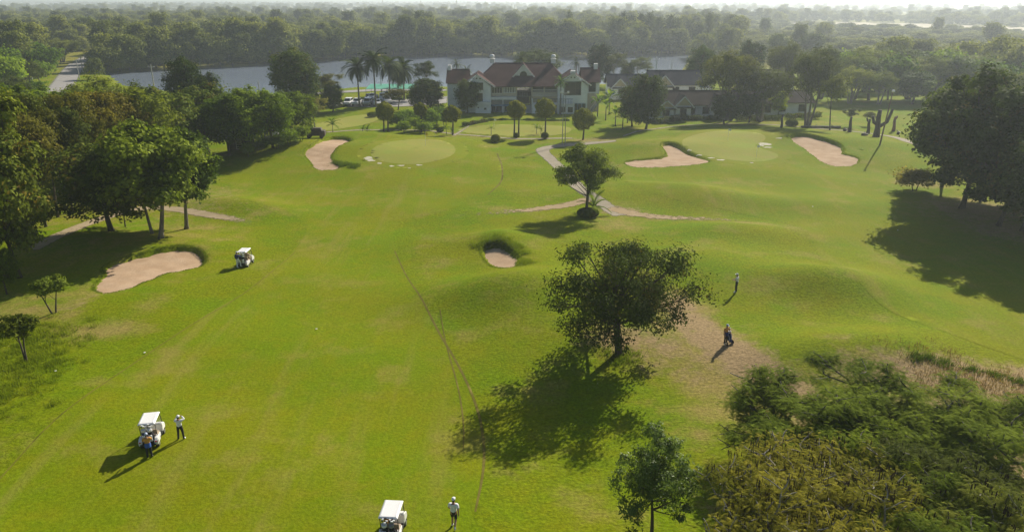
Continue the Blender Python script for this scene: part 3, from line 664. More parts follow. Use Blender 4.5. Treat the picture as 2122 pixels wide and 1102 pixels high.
FRONDS = {'royal': frond_mesh(3.6, 28, .06, 1.1, .8, L_PALM, .3, 1), 'date': frond_mesh(3.0, 26, .03, .5, .62, L_PALM, .1, 2), 'arch': frond_mesh(3.2, 24, .03, .6, .95, L_PALM, .3, 3), 'small': frond_mesh(1.5, 16, .025, .4, .55, L_BRIGHT, .2, 4)}
BLADES = {'banana': blade_mesh(2.6, .62, .75, L_BRIGHT), 'fan': blade_mesh(3.2, .6, .35, L_MID)}
PALM_TRUNK = M_bark('palm_trunk', (.20, .175, .145)); MAT_SHAFT = M_plain('palm_crownshaft', (.10, .14, .04), .5, .2, 2)
def palm(loc, h, key, nf, fs, label, group=None, color=None, tr=.2, shaft=True, lean=0.0, name='palm_tree', cat='palm', droop=(-.9, 1.1)):
    e = thing(name, label, cat, loc, random.uniform(0, 6.28), group); top = Vector((lean * h, 0, h))
    MB().tube([(0, 0, -.3), (lean * h * .15, 0, h * .33), (lean * h * .5, 0, h * .66), tuple(top)], [tr * 1.3, tr, tr * .85, tr * .75], 8).build('trunk', PALM_TRUNK, e, True)
    if shaft: MB().tube([top - Vector((0, 0, .1)), top + Vector((0, 0, .9 * fs))], [tr * .8, tr * .45], 8).build('crownshaft', MAT_SHAFT, e, True)
    t = top + Vector((0, 0, .75 * fs if shaft else 0))
    me = FRONDS.get(key) or BLADES[key]
    for i in range(nf):
        f = link('frond', me, e); f.location = t; u = (i + .5) / nf; f.rotation_euler = (random.uniform(-.25, .25), -(droop[0] + (droop[1] - droop[0]) * u) , i * 2.39996); f.scale = [fs * random.uniform(.88, 1.12)] * 3
        if color: f.color = (*color, 1)
    return e
def palm_px(bx, by, ty, key, nf, fs, label, **k):
    g = G(bx, by); h = max(.3, zat(bx, ty, g.y) - g.z); return palm(g, h, key, nf, fs, label, **k)
# ------------------------------------------------------------------ trees standing on the course
tree_px('spread', 1285, 733, 508, 286, 'large dark spreading tree standing alone on brown bare earth', rot=2.0)
tree_px('open', 1213, 445, 303, 132, 'open branching tree with double trunk where the two paths meet', rot=.6)
tree_px('young', 1350, 1112, 897, 178, 'young silvery leaved tree cut by the bottom edge of the picture', rot=1.0)
tree_px('sapling', 112, 648, 577, 72, 'small twin stemmed sapling on dry grass below the large left bunker', name='sapling')
tree_px('sapling', 55, 748, 655, 85, 'thin leggy sapling at the left picture edge', name='sapling', color=(1.1, .95, .8))
# ------------------------------------------------------------------ grove on the left
GRV = 'trees of the grove beside the left fairway'
L1 = [('teak', 332, 494, 268, 190, 'broad leaved tree with leaning pale trunk beside the large left bunker'), ('teak', 386, 474, 285, 165, 'outermost broad leaved tree of the grove, trunk next to the fairway'),
      ('teak', 316, 484, 262, 120, 'slim broad leaved tree just behind the leaning pale trunk'), ('dense', 232, 478, 300, 180, 'low dark dense tree at the edge of the grove by the dirt path'),
      ('teak_tall', 42, 575, 215, 190, 'tall dark leafy tree at the left picture edge in front of grove'), ('teak_tall', -30, 560, 250, 190, 'tall dark tree cut by the left edge of the picture'),
      ('round', 15, 610, 520, 60, 'small leafy tree low at the left picture edge')]
for k, bx, by, ty, w, lab in L1: tree_px(k, bx, by, ty, w, lab, GRV, color=(1.15, 1.15, 1.0))
ORD = ['first', 'second', 'third', 'fourth', 'fifth', 'sixth', 'seventh', 'eighth', 'ninth', 'tenth', 'eleventh', 'twelfth', 'thirteenth']
def ordinals(lst, fmt):
    order = sorted(range(len(lst)), key=lambda i: lst[i][0]); return {lst[i]: fmt % ORD[k] for k, i in enumerate(order)}
SL = ((120, 450, 230, 130), (150, 440, 225, 120), (95, 470, 250, 120), (175, 425, 200, 130), (260, 470, 330, 60), (70, 450, 200, 140), (20, 470, 205, 150), (140, 410, 205, 130), (210, 400, 195, 130)); lab_ = ordinals(SL, '%s slender bare trunked olive tree from the left inside the grove')
for bx, by, ty, w in SL:
    tree_px('grove', bx, by, ty, w, lab_[(bx, by, ty, w)], GRV, color=random.choice([(1, .95, .8), (1.05, .95, .75), (.8, .95, .9)]))
for k, bx, by, ty, w, lab, col in (('grove', 250, 385, 195, 150, 'reddish tinged tree on the top of the left grove', (1.15, .95, .7)), ('round', 180, 385, 195, 170, 'wide olive tree at the far side of the left grove', (1, 1, .8)),
        ('round', 300, 370, 190, 150, 'olive crown behind the broad leaved trees of the grove', (1.1, 1, .75)), ('dense', 345, 350, 190, 150, 'dark dense crown at the back of the grove below the lake', (.9, 1, .9)),
        ('dense', 432, 318, 178, 135, 'dark weeping tree at the right end of the grove', (.8, .9, .8)), ('dense', 395, 262, 122, 80, 'tall dark tree rising against the lake above the grove', (.8, .9, .8)), ('dense', 440, 268, 155, 60, 'shorter dark tree leaning on the tall one against the lake', (.8, .9, .85)),
        ('round', 60, 395, 185, 170, 'leafy olive tree of the grove below the road', (1, 1, .8)), ('rain', 220, 345, 165, 160, 'flat topped tree at the far edge of the grove below the road', (1.0, 1.15, .6)), ('rain', 290, 335, 178, 150, 'flat topped tree at the far edge of the grove below the lake', (1.05, 1.15, .6)),
        ('grove', 20, 420, 200, 150, 'brownish crown of the grove near the left edge', (1.05, .95, .75)), ('round', 120, 350, 190, 150, 'round leafy tree at the far edge of the grove near the road', (.95, 1.05, .8)), ('round', 10, 340, 180, 150, 'round tree behind the grove at the left edge', (1, 1.05, .8)),
        ('round', 520, 314, 186, 125, 'light green tree between the grove and the white van', (1.2, 1.25, .9)), ('round', 566, 306, 192, 105, 'airy green tree beside the white van', (1.1, 1.2, .7)), ('round', 612, 288, 192, 90, 'loose leafy tree behind the far mound', (1.2, 1.2, .7)), ('round', 476, 322, 200, 110, 'bushy green tree at the end of the grove', (1.1, 1.15, .8)),
        ('thin', 655, 272, 205, 60, 'thin pale tree next to small palms beyond the mound', (1.3, 1.2, 1)), ('dense', 690, 232, 176, 46, 'small dark tree left of the parked cars', (.7, .8, .8)), ('dense', 655, 236, 200, 44, 'dark bushy tree near the car park end', (.7, .8, .8)),
        ('dense', 612, 226, 105, 105, 'big dark tree on the lake shore with two crowns', (.75, .85, .75)), ('dense', 640, 222, 128, 45, 'narrow dark tree beside the big shore tree', (.75, .85, .75)), ('thin', 680, 218, 155, 75, 'thin grey shrubby tree on the lake shore', (1.1, 1, .9)),
        ('dense', 885, 232, 165, 80, 'wide dark bushy tree left of the clubhouse', (.8, .85, .7)), ('thin', 884, 205, 128, 50, 'thin dark tree against the lake left of clubhouse', (.6, .7, .7)), ('thin', 825, 228, 185, 60, 'bare greyish shrub tree by the car park', (1.4, 1.1, 1.0)),
        ('dense', 968, 235, 168, 52, 'dark tree in front of the clubhouse left wing', (.8, .9, .9)), ('thin', 1003, 228, 182, 34, 'small pale tree in front of the clubhouse left gable', (1.2, 1.1, .8))):
    tree_px(k, bx, by, ty, w, lab, 'trees between the course and the lake', color=col)
# ------------------------------------------------------------------ grove on the right
for k, bx, by, ty, w, lab in (('teak_tall', 1992, 432, 150, 215, 'tallest dark tree of the grove at the right'), ('teak_tall', 2068, 468, 200, 200, 'dark tree with forked trunk in the right grove'), ('teak_tall', 2118, 478, 215, 190, 'dark tree cut by the right edge of the picture'),
        ('teak', 1950, 388, 190, 120, 'smaller dark tree at the inner end of the right grove'), ('teak_tall', 2100, 420, 170, 190, 'dark tree at the back of the right grove'), ('teak_tall', 2180, 450, 190, 200, 'dark tree just beyond the right picture edge'), ('teak', 2040, 410, 190, 150, 'dark crown filling the middle of the right grove'), ('teak_tall', 2170, 520, 250, 190, 'shading tree beyond the right edge above the large shadow')):
    tree_px(k, bx, by, ty, w, lab, 'trees of the right grove', color=(.95, 1.0, .9))
tree_px('shrub', 1895, 395, 352, 80, 'sprawling purple flowering shrub on bare earth beside the right grove', name='shrub', color=(1.6, .9, 1.2))
# ------------------------------------------------------------------ feathery trees at the lower right
FG = 'feathery trees at the lower right'
def feath(key, px, py, ztop, w, lab, col=None):
    d = ray(px, py); t = (ztop - CAM_H) / d.z; x, y = d.x * t, d.y * t; z = float(Hc(x, y)); put_tree(key, (x, y, z), ztop - z, w, lab, group=FG, color=col, name='feathery_tree')
for a in (('feather', 1690, 820, 4.8, 8, 'dark green feathery tree nearest the dirt track'), ('feather', 1815, 790, 4.8, 8.5, 'dark green feathery tree at the top of the lower right thicket'), ('feather', 1950, 832, 4.8, 8.5, 'dark green feathery tree below the bare reddish earth'),
          ('feather', 2085, 880, 5.0, 8.5, 'dark green feathery tree at the right picture edge'), ('feather', 1760, 890, 4.4, 6.5, 'dark green feathery tree behind the yellowing trees', (1, 1.05, .8)), ('feather_mix', 1940, 935, 5.0, 7, 'olive feathery tree with pale branches in the middle of the thicket'),
          ('feather_dry', 1680, 955, 5.6, 7.5, 'yellowing feathery tree with bare pale branches and hanging pods'), ('feather_dry', 1590, 1010, 5.0, 6.0, 'yellowing feathery tree with pods closest to the young silvery tree'), ('feather_dry', 1830, 965, 5.6, 7.0, 'yellow tinged feathery tree with thick forked trunk'),
          ('feather_mix', 2060, 1000, 5.4, 7, 'olive feathery tree near the right picture edge'), ('feather', 1970, 1070, 5.4, 7, 'dark green feathery tree at the bottom edge of picture'), ('feather_mix', 2110, 1060, 5.8, 7.5, 'olive feathery tree in the bottom right corner'), ('feather_dry', 1700, 1060, 5.4, 7.0, 'yellowing feathery tree at the bottom edge of the picture')):
    feath(*a)
# ------------------------------------------------------------------ palms
ROY = 'tall royal palms by the car park'
for bx, by, ty, lab in ((745, 222, 148, 'leftmost tall palm beside the parked cars'), (779, 222, 132, 'tallest palm of the group by the car park'), (809, 214, 143, 'palm with thick crown, third of the tall group'), (838, 208, 150, 'rightmost palm of the tall group by the car park'), (826, 204, 158, 'shorter palm half hidden between the tall palms')):
    palm_px(bx, by, ty, 'royal', 26, 1.15, lab, group=ROY, color=(.7, .8, .8))
palm_px(968, 226, 150, 'date', 24, .8, 'thick crowned palm before the clubhouse left gable', shaft=False)
palm_px(947, 200, 133, 'date', 24, .8, 'bushy palm at the left end of the clubhouse roof', shaft=False)
palm_px(1080, 190, 122, 'arch', 26, 1.3, 'large drooping palm rising behind the clubhouse ridge', shaft=False, color=(1.1, 1.1, .8))
palm_px(1192, 222, 135, 'arch', 16, .8, 'arching palm in front of the clubhouse right gable', color=(1, 1, .8))
palm_px(1161, 238, 180, 'small', 18, 1.5, 'small palm close to the clubhouse terrace', color=(.6, .75, .75))
SM = 'small palms on the edge of the lawn'
for bx, by, ty, fs, n, lab in ((690, 274, 258, 1.4, 14, 'bushy small palm behind the far left bunker'), (752, 276, 268, .9, 9, 'left of two little palms on the lawn edge'), (761, 276, 268, .9, 9, 'right of two little palms on the lawn edge'), (1018, 280, 266, .8, 7, 'yellowish little palm beside the round bush'),
        (1112, 278, 266, .9, 9, 'little palm left of the twin flower pots'), (1121, 279, 268, .8, 8, 'little palm right of the twin flower pots'), (925, 279, 268, .8, 9, 'little palm under the lollipop tree left of the path'), (935, 279, 268, .8, 8, 'little yellow palm right beside the path'), (1230, 445, 428, 1.9, 9, 'young palm at the foot of the open branching tree'), (870, 275, 262, 1.3, 12, 'low spreading palm among the flower bed plants')):
    palm_px(bx, by, ty, 'small', n, fs, lab, group=SM, shaft=False, tr=.06, name='small_palm', droop=(-.3, 1.2))
BN = 'banana plants beside the clubhouse'
for bx, by, ty, fs, lab in ((1238, 242, 215, 1.2, 'banana plant at the right corner of the clubhouse'), (1255, 250, 222, 1.2, 'banana plant with pale leaf edges before the bungalows'), (1275, 262, 240, 1.1, 'front banana plant above the cart path'), (1290, 268, 248, 1.0, 'small banana plant by the cart path'), (1262, 238, 205, 1.3, 'tall fan of banana leaves beside the first bungalow'), (1300, 255, 232, 1.1, 'banana plant under the large dark tree')):
    palm_px(bx, by, ty, 'banana', 10, fs, lab, group=BN, shaft=False, tr=.12, name='banana_plant', cat='plant', droop=(-.1, 1.1))
# ------------------------------------------------------------------ clipped trees on the lawn
def lollipop(bx, by, ty, wpx, label, stems=1, hr=.62, seed=0):
    g = G(bx, by); h = zat(bx, ty, g.y) - g.z; w = wpx * mpp(g); rs = np.random.default_rng(seed + 200)
    e = thing('clipped_tree', label, 'tree', g, 0, 'clipped trees on the lawn'); m = MB(); ch = min(h * hr, w * .95)
    for s_ in range(stems):
        x = (s_ - (stems - 1) / 2) * .9; m.tube(bez((x, 0, -.2), (x * 1.1 + .1, 0, h - ch * .6), (.12 * (-1) ** s_, .1, 0), 5), [.2, .17, .15, .14, .12, .1], 7)
    m.build('trunk', BARK_D, e, True); n = 5200; d = unit(rs.normal(size=(n, 3)) + [0, 0, .15])
    lump = 1 + .10 * np.sin(d[:, 0] * 5 + seed) * np.sin(d[:, 1] * 6) + .07 * np.sin(d[:, 2] * 9 + d[:, 0] * 7); C = d * np.array([w / 2, w / 2, ch / 2]) * (lump * rs.uniform(.72, 1.0, n) ** .6)[:, None] + np.array([0, 0, h - ch / 2])
    V, F = leaves(C, d + rs.normal(size=(n, 3)) * .55, .26, .15, rs); link('crown', np_mesh('crown', V, F, L_BALL, fattr={'tint': np.clip(rs.normal(.45, .25, n) + d[:, 2] * .1, 0, 1)}), e)
lollipop(800, 273, 212, 38, 'clipped tree with forked dark trunk at the bed corner', 2, seed=1); lollipop(873, 275, 214, 27, 'clipped tree behind the flower bed, middle of three', seed=2)
lollipop(938, 280, 219, 35, 'clipped tree beside the small path, right of the bed', seed=3); lollipop(1070, 284, 209, 38, 'round clipped tree on two thin trunks', 2, .5, seed=4)
lollipop(1129, 284, 204, 42, 'round clipped tree with a bushy foot', seed=5); lollipop(1208, 290, 225, 46, 'egg shaped clipped tree beside the light mast', hr=.85, seed=6)
def ballbush(bx, by, wpx, label, hr=.95, mat=None, name='bush', n=3600, seed=0, flat_=1.0):
    g = G(bx, by); r = wpx * mpp(g) / 2; rs = np.random.default_rng(seed + 300); d = unit(rs.normal(size=(n, 3))); d[:, 2] = np.where(d[:, 2] < -.55, -d[:, 2], d[:, 2])
    C = d * r * np.array([1, 1, hr]) * rs.uniform(.86, 1.0, (n, 1)) + np.array([0, 0, r * hr * .85]); V, F = leaves(C, d + rs.normal(size=(n, 3)) * .4, .2, .12, rs)
    e = thing(name, label, 'bush', g); link('crown', np_mesh('crown', V, F, mat or L_BALL, fattr={'tint': np.clip(rs.normal(.4, .22, n), 0, 1)}), e); m = MB()
    for k in range(5): m.tube([(0, 0, -.1), (math.cos(k * 1.26) * r * .6, math.sin(k * 1.26) * r * .6, r * hr)], [.05, .02], 4)
    m.build('stem', BARK_D, e)
ballbush(1027, 296, 20, 'perfectly round clipped bush on the lawn', seed=1); ballbush(1070, 286, 12, 'small clipped bush at the foot of twin trunks', seed=2, n=1500); ballbush(1129, 288, 16, 'clipped bush around the trunk foot of lollipop tree', seed=3, n=1500)
ballbush(1218, 449, 46, 'dark low bush around the foot of the open branching tree', .42, L_DEEP, seed=4, n=3000); ballbush(1640, 262, 26, 'low dark bush under the tall tree near the bungalows', .6, L_DEEP, seed=5)
ballbush(912, 274, 15, 'dark pot shrub by the lollipop tree', .7, L_DEEP, seed=6, n=1500); ballbush(772, 243, 22, 'flat dark shrub on the practice lawn', .5, L_DEEP, seed=7, n=1500); ballbush(1890, 372, 20, 'little shrub in the shade at the right grove', .5, L_DEEP, seed=8, n=1200)
# bright shrubs of the flower bed and edges
BS = ((825, 268, 236, 46), (845, 262, 228, 40), (860, 272, 244, 36), (890, 268, 226, 44), (905, 258, 222, 42), (922, 262, 232, 36), (880, 276, 254, 34), (838, 276, 252, 32)); lab_ = ordinals(BS, '%s bright green shrub from the left in the flower bed')
for i, (bx, by, ty, w) in enumerate(BS):
    tree_px('shrub', bx, by, ty, w, lab_[(bx, by, ty, w)], 'bright shrubs in the flower bed', name='shrub')
MS = ((600, 300, 268, 40), (575, 308, 280, 36), (625, 292, 262, 40), (545, 315, 285, 34), (515, 325, 296, 30), (640, 286, 262, 30)); lab_ = ordinals(MS, '%s green shrub from the left along the far mound edge')
for i, (bx, by, ty, w) in enumerate(MS):
    tree_px('shrub', bx, by, ty, w, lab_[(bx, by, ty, w)], 'shrubs on the edge of the far mound', name='shrub', color=(.8, .8, .8))
# ------------------------------------------------------------------ trees around the bungalows
BT = 'trees around the bungalows'
for k, bx, by, ty, w, lab, col in (('rain', 1510, 250, 108, 125, 'big spreading yellow green tree over the bungalows', (1.25, 1.2, .75)), ('rain', 1575, 252, 140, 120, 'grey green spreading tree with many thin limbs', (.95, 1, .9)), ('dense', 1338, 268, 158, 78, 'large dark tree in front of the second bungalow', (.75, .85, .65)), ('dense', 1310, 262, 178, 60, 'dark leafy tree beside the banana plants', (.8, .85, .65)),
        ('rain', 1672, 262, 105, 105, 'tall airy tree with a leaning trunk right of bungalows', (1, 1.05, .9)), ('thin', 1720, 270, 158, 70, 'light green loose tree at the end of the bungalows', (1.5, 1.5, .8)), ('thin', 1762, 262, 225, 36, 'small pollarded tree resprouting beside the path', (.9, 1, .9)),
        ('round', 1612, 240, 190, 36, 'small bright yellow green tree against a bungalow wall', (2.2, 2.0, 1.0)), ('dense', 1500, 258, 196, 66, 'dark shrub tree at the bungalow corner', (.7, .8, .8)), ('dense', 1425, 245, 212, 24, 'narrow shrub tree before the bungalow porch', (.8, .9, .8)), ('round', 1552, 254, 196, 60, 'dark tree between two bungalow walls', (.8, .85, .8)),
        ('dense', 1450, 200, 98, 62, 'dark tree standing behind the two storey bungalow', (.75, .95, .8)), ('rain', 1440, 196, 128, 50, 'grey green tree beside the tennis roof', (1, 1, .9)), ('dense', 1548, 190, 88, 60, 'dark pointed tree behind the big spreading tree', (.75, .85, .8)), ('rain', 1620, 200, 90, 80, 'broad olive tree behind the bungalow roofs', (1.1, 1.1, .8)), ('rain', 1700, 205, 98, 80, 'broad olive tree right of the bungalow roofs', (1.0, 1.1, .8)),
        ('dense', 1240, 178, 95, 52, 'dark tree by the lake behind the first bungalow', (.7, .8, .8)), ('thin', 1275, 180, 112, 60, 'thin grey tree by the lake behind the first bungalow', (1, 1, .9)), ('thin', 1325, 178, 120, 62, 'thin grey green tree on the lake shore near a pole', (1.1, 1.15, .9)), ('dense', 1300, 180, 130, 30, 'narrow dark tree on the lake shore', (.8, .9, .9)),
        ('rain', 1110, 178, 105, 105, 'wide rounded tree behind the clubhouse roof', (.85, .95, .7)), ('thin', 1800, 262, 232, 30, 'small thin tree beside the pollarded trunks', (.9, .9, .9))):
    tree_px(k, bx, by, ty, w, lab, BT, color=col)
# ------------------------------------------------------------------ thick green belt right of the bungalows
bi = 0; BELT = ((1770, 205, 112, 70), (1800, 208, 128, 80), (1840, 208, 118, 80), (1880, 206, 125, 90), (1925, 205, 118, 90), (1975, 206, 120, 80), (2020, 205, 125, 80), (1790, 190, 100, 80), (1850, 185, 98, 80), (1910, 182, 108, 80), (1960, 185, 105, 80), (2030, 190, 112, 80), (2080, 195, 118, 80), (2120, 200, 122, 80), (1745, 190, 110, 60), (1760, 215, 140, 60), (1820, 216, 150, 60), (1890, 216, 150, 70), (2090, 230, 140, 80), (2122, 250, 150, 80), (2060, 240, 145, 80)); lab_ = {**ordinals([b for b in BELT if b[1] >= 205], '%s tree from the left in the front row of the right belt'), **ordinals([b for b in BELT if b[1] < 205], '%s tree from the left in the back row of the right belt')}
for bx, by, ty, w in BELT:
    tree_px(['rain', 'round', 'wood_leafy', 'rain'][bi % 4], bx, by, ty, w * 1.15, lab_[(bx, by, ty, w)], 'belt of trees at the right beyond the course', color=((1.2, 1.35, .7), (1.1, 1.2, .8), (.8, .85, .7), (1.3, 1.4, .7))[bi % 4]); bi += 1
# ------------------------------------------------------------------ along the road at the left
RT = ((20, 200, 115, 90), (60, 190, 125, 70), (5, 175, 100, 80), (85, 175, 130, 60), (30, 230, 160, 80), (70, 222, 170, 60), (95, 160, 100, 70), (130, 130, 82, 70), (50, 150, 85, 90), (0, 150, 82, 90), (15, 250, 190, 70), (90, 235, 195, 50)); lab_ = ordinals(RT, '%s light green tree from the left in the roadside thicket')
for i, (bx, by, ty, w) in enumerate(RT):
    tree_px(['wood_leafy', 'rain', 'wood_leafy'][i % 3], bx, by, ty, w, lab_[(bx, by, ty, w)], 'trees left of the road', color=((1, 1, 1), (1.1, 1.15, .7), (.8, .85, .8))[i % 3])
for i, (bx, by, ty, w) in enumerate(((200, 165, 122, 34), (210, 150, 105, 50), (245, 145, 88, 70), (290, 138, 82, 80), (190, 150, 128, 26), (340, 136, 90, 60))):
    tree_px(['wood_bush', 'wood_flat', 'wood_leafy'][i % 3], bx, by, ty, w, 'bushy tree between the road and the lake', 'trees between road and lake')
tree_px('wood_tall', 482, 140, 82, 40, 'yellow green creeper covered tree leaning over the lake water', color=(2.0, 1.8, .8))
# ------------------------------------------------------------------ far bank of the lake: the row one can tell apart
def shore_y(px):
    xs_ = [p[0] for p in LAKE_PX[:12]]; ys_ = [p[1] for p in LAKE_PX[:12]]; return float(np.interp(px, xs_, ys_))
def where(px): return 'left of the tall palms' if px < 700 else 'behind the tall palms' if px < 900 else 'behind the clubhouse' if px < 1240 else 'behind the bungalows'
x = 250.0; i = 0
while x < 1440:
    by = shore_y(x) - random.uniform(.5, 2.5); k = random.choice(['wood_round', 'wood_tall', 'wood_flat', 'wood_bush', 'wood_bush', 'wood_leafy' if x < 620 else 'wood_round']); g = flat(x, by); 
    if abs(x - 482) > 22: put_tree(k, g, random.uniform(.75, 1.25) * PROTO[k]['H'] * .95, PROTO[k]['W'] * random.uniform(.8, 1.2), {'wood_bush': 'low bush hanging over the far lake bank ', 'wood_tall': 'upright hazy tree on the far lake bank ', 'wood_round': 'round hazy tree on the far lake bank ', 'wood_flat': 'flat topped hazy tree on the far lake bank ', 'wood_leafy': 'fresh green tree on the far lake bank '}[k] + where(x), group='trees on the far bank of the lake', color=random.choice([(1, 1, 1), (.85, .95, .9), (1.15, 1.1, .85), (.8, .85, .85)]))
    x += random.uniform(11, 19) if x < 700 else random.uniform(9, 15); i += 1
for bx, by, ty, w in ((850, 112, 35, 34), (870, 110, 22, 36), (890, 111, 30, 34), (908, 112, 42, 30), (835, 113, 55, 30), (925, 112, 50, 26), (1178, 100, 22, 22), (1275, 113, 40, 32), (1290, 112, 25, 34), (1308, 112, 32, 34), (1325, 111, 28, 34), (1342, 111, 24, 34), (1362, 111, 34, 34), (1385, 110, 30, 34), (1402, 110, 36, 32), (1425, 110, 40, 32), (1466, 106, 24, 26), (1445, 108, 45, 28), (1508, 108, 42, 22), (1060, 112, 55, 26), (1040, 113, 60, 26), (1075, 112, 62, 24), (745, 116, 62, 26), (1000, 112, 52, 22)):
    tree_px('wood_spire', bx, by, ty, w * 1.35, 'tall feathery spire shaped tree on the far lake bank ' + where(bx), 'spire shaped trees beyond the lake', name='casuarina_tree', color=(.55, .6, .65))
# a second row, still told apart one by one
for i in range(70):
    bx = random.uniform(0, 1560) if i < 62 else random.uniform(1560, 2122); by = random.uniform(62, 104) if not 1420 < bx < 2122 else random.uniform(68, 130); k = random.choice(['wood_round', 'wood_tall', 'wood_flat', 'wood_round']); g = flat(bx, by)
    put_tree(k, g, PROTO[k]['H'] * random.uniform(.95, 1.5), PROTO[k]['W'] * random.uniform(.9, 1.4), 'tall crown standing out of the hazy woodland ' + ('left of the tall palms' if bx < 700 else 'behind the palms and clubhouse' if bx < 1240 else 'behind the bungalows' if bx < 1700 else 'above the right grove'), group='tall trees standing out of the far woodland', color=random.choice([(1, 1, 1), (.8, .88, .85), (1.15, 1.1, .85), (.7, .8, .85)]))
# ------------------------------------------------------------------ the woodland behind as one mass
def scatter(name, key, pts, sx, seed, label):
    rs = np.random.default_rng(seed); n = len(pts); me = bpy.data.meshes.new(name); me.vertices.add(n); me.vertices.foreach_set('co', np.asarray(pts, np.float32).ravel())
    for nm, a in (('rot', np.column_stack([np.zeros(n), np.zeros(n), rs.uniform(0, 6.28, n)])), ('scl', sx)):
        at = me.attributes.new(nm, 'FLOAT_VECTOR', 'POINT'); at.data.foreach_set('vector', np.ascontiguousarray(a, np.float32).ravel())
    o = link(name, me); tag(o, label, 'woodland', kind='stuff')
    src = next(q for q in COL.objects if q.name.startswith('crown') and q.data == PROTO[key]['crown'])
    ng = bpy.data.node_groups.new('scatter_' + key, 'GeometryNodeTree'); ng.interface.new_socket('Geometry', in_out='INPUT', socket_type='NodeSocketGeometry'); ng.interface.new_socket('Geometry', in_out='OUTPUT', socket_type='NodeSocketGeometry')
    gi, go = ng.nodes.new('NodeGroupInput'), ng.nodes.new('NodeGroupOutput'); ip = ng.nodes.new('GeometryNodeInstanceOnPoints'); oi = ng.nodes.new('GeometryNodeObjectInfo'); oi.inputs['Object'].default_value = src; oi.transform_space = 'ORIGINAL'
    er = ng.nodes.new('FunctionNodeEulerToRotation')
    for nm, tgt in (('rot', er.inputs[0]), ('scl', ip.inputs['Scale'])):
        na = ng.nodes.new('GeometryNodeInputNamedAttribute'); na.data_type = 'FLOAT_VECTOR'; na.inputs['Name'].default_value = nm; ng.links.new(na.outputs[0], tgt)
    ng.links.new(er.outputs[0], ip.inputs['Rotation']); ng.links.new(gi.outputs[0], ip.inputs['Points']); ng.links.new(oi.outputs['Geometry'], ip.inputs['Instance']); ng.links.new(ip.outputs[0], go.inputs[0])
    o.modifiers.new('scatter', 'NODES').node_group = ng
    return o
rs = np.random.default_rng(99)
FIELDS = [flats(p) for p in ([(1590, 52), (1700, 47), (1880, 50), (2122, 60), (2300, 64), (2300, 82), (2122, 76), (1960, 70), (1800, 64), (1650, 60)], [(1880, 18), (2000, 14), (2200, 12), (2200, 22), (2000, 24)], [(1180, 30), (1280, 27), (1260, 34), (1190, 35)], [(700, 22), (820, 21), (800, 25), (700, 26)], [(0, 13), (140, 10), (140, 15), (0, 18)])]
ROADP = ribbon([flat(*p) for p in [(100, 205), (128, 178), (142, 155), (160, 135), (182, 121), (205, 108), (240, 96)]], [5, 5, 5, 5])
def forest_points(n, d0, d1, pw):
    d = (rs.uniform(0, 1, n) ** pw) * (d1 - d0) + d0; a = rs.uniform(-.75, .80, n); x = d * a; y = d
    ok = (sdist(LAKE, x, y) < -3) & (sdist(ROADP, x, y) < -3)
    for f in FIELDS: ok &= sdist(f, x, y) < 3
    near_side = (y < 345) & (x < 122) & (x > -150); ok &= ~near_side          # the club grounds
    ok &= ~((x > -190) & (y < 240) & (x < 130)); ok &= ~((x < -100) & (y < 215)); ok &= y > 215
    clear = np.sin(x * .021 + 1) * np.sin(y * .017 + .5) + .5 * np.sin(x * .06 + y * .043) ; ok &= clear < 1.05
    return np.column_stack([x, y, np.full(n, -.3)])[ok]
keys = [('wood_round', .30), ('wood_tall', .2), ('wood_flat', .20), ('wood_bush', .26), ('wood_spire', .02)]
sx_ = rs.uniform(225, 1440, 650); sh = np.array([np.array(flat(a, shore_y(a) - rs.uniform(.1, 4.5))) for a in sx_]); sh[:, 2] = -.5
P = np.vstack([sh, forest_points(10500, 215, 1000, .85), forest_points(10000, 1000, 8500, 1.25)]); rs.shuffle(P); i0 = 0
for k, f in keys:
    q = P[i0:i0 + int(f * len(P))]; i0 += len(q); s_ = rs.uniform(.5, 1.45, (len(q), 1)) * (1 + np.clip((q[:, 1:2] - 1000) / 2500, 0, 1.0)) * (.55 if k == 'wood_spire' else 1); s_ = np.hstack([s_ * rs.uniform(.9, 1.2, (len(q), 1)), s_, np.minimum(s_, 1.5) * rs.uniform(.75, 1.2, (len(q), 1)) * np.where((q[:, :1] / q[:, 1:2] > .29) & (q[:, 1:2] > 280) & (q[:, 1:2] < 800), .5, 1)])
    scatter('woodland', k, q, s_, 5 + len(k), 'hazy mixed woodland stretching to the horizon beyond the lake')
# ------------------------------------------------------------------ buildings
W_WHITE = M_plain('white_render', (.84, .84, .83), .8, .08, .6); W_CREAM = M_plain('cream_render', (.60, .52, .36), .85, .1, .6); W_GREY = M_plain('grey_plaster', (.40, .38, .35), .9, .15, .8)
def M_roof(name, a, b):
    t = NT(name); p = t.obj(); n = t.noise(.35, 5, .65, p); w = t.new('ShaderNodeTexWave'); w.inputs['Scale'].default_value = 2.6; w.bands_direction = 'Z'; w.inputs['Distortion'].default_value = .6; t.to(p, w.inputs['Vector'])
    c = t.mix(t.ramp(n, .3, .72), a, b); c = t.mix(t.math('MULTIPLY', w.outputs['Fac'], .3), c, [x * .6 for x in a]); t.to(c, t.b.inputs['Base Color']); t.b.inputs['Roughness'].default_value = .9; t.b.inputs['Specular IOR Level'].default_value = .04
    t.bump(w.outputs['Fac'], .5, .04); return t.m
R_RED = M_roof('red_brown_tiles', (.068, .036, .034), (.105, .060, .054)); R_DARK = M_roof('slate_grey_tiles', (.034, .036, .050), (.058, .06, .075)); R_BROWN = M_roof('brown_tiles', (.048, .036, .031), (.080, .062, .054))
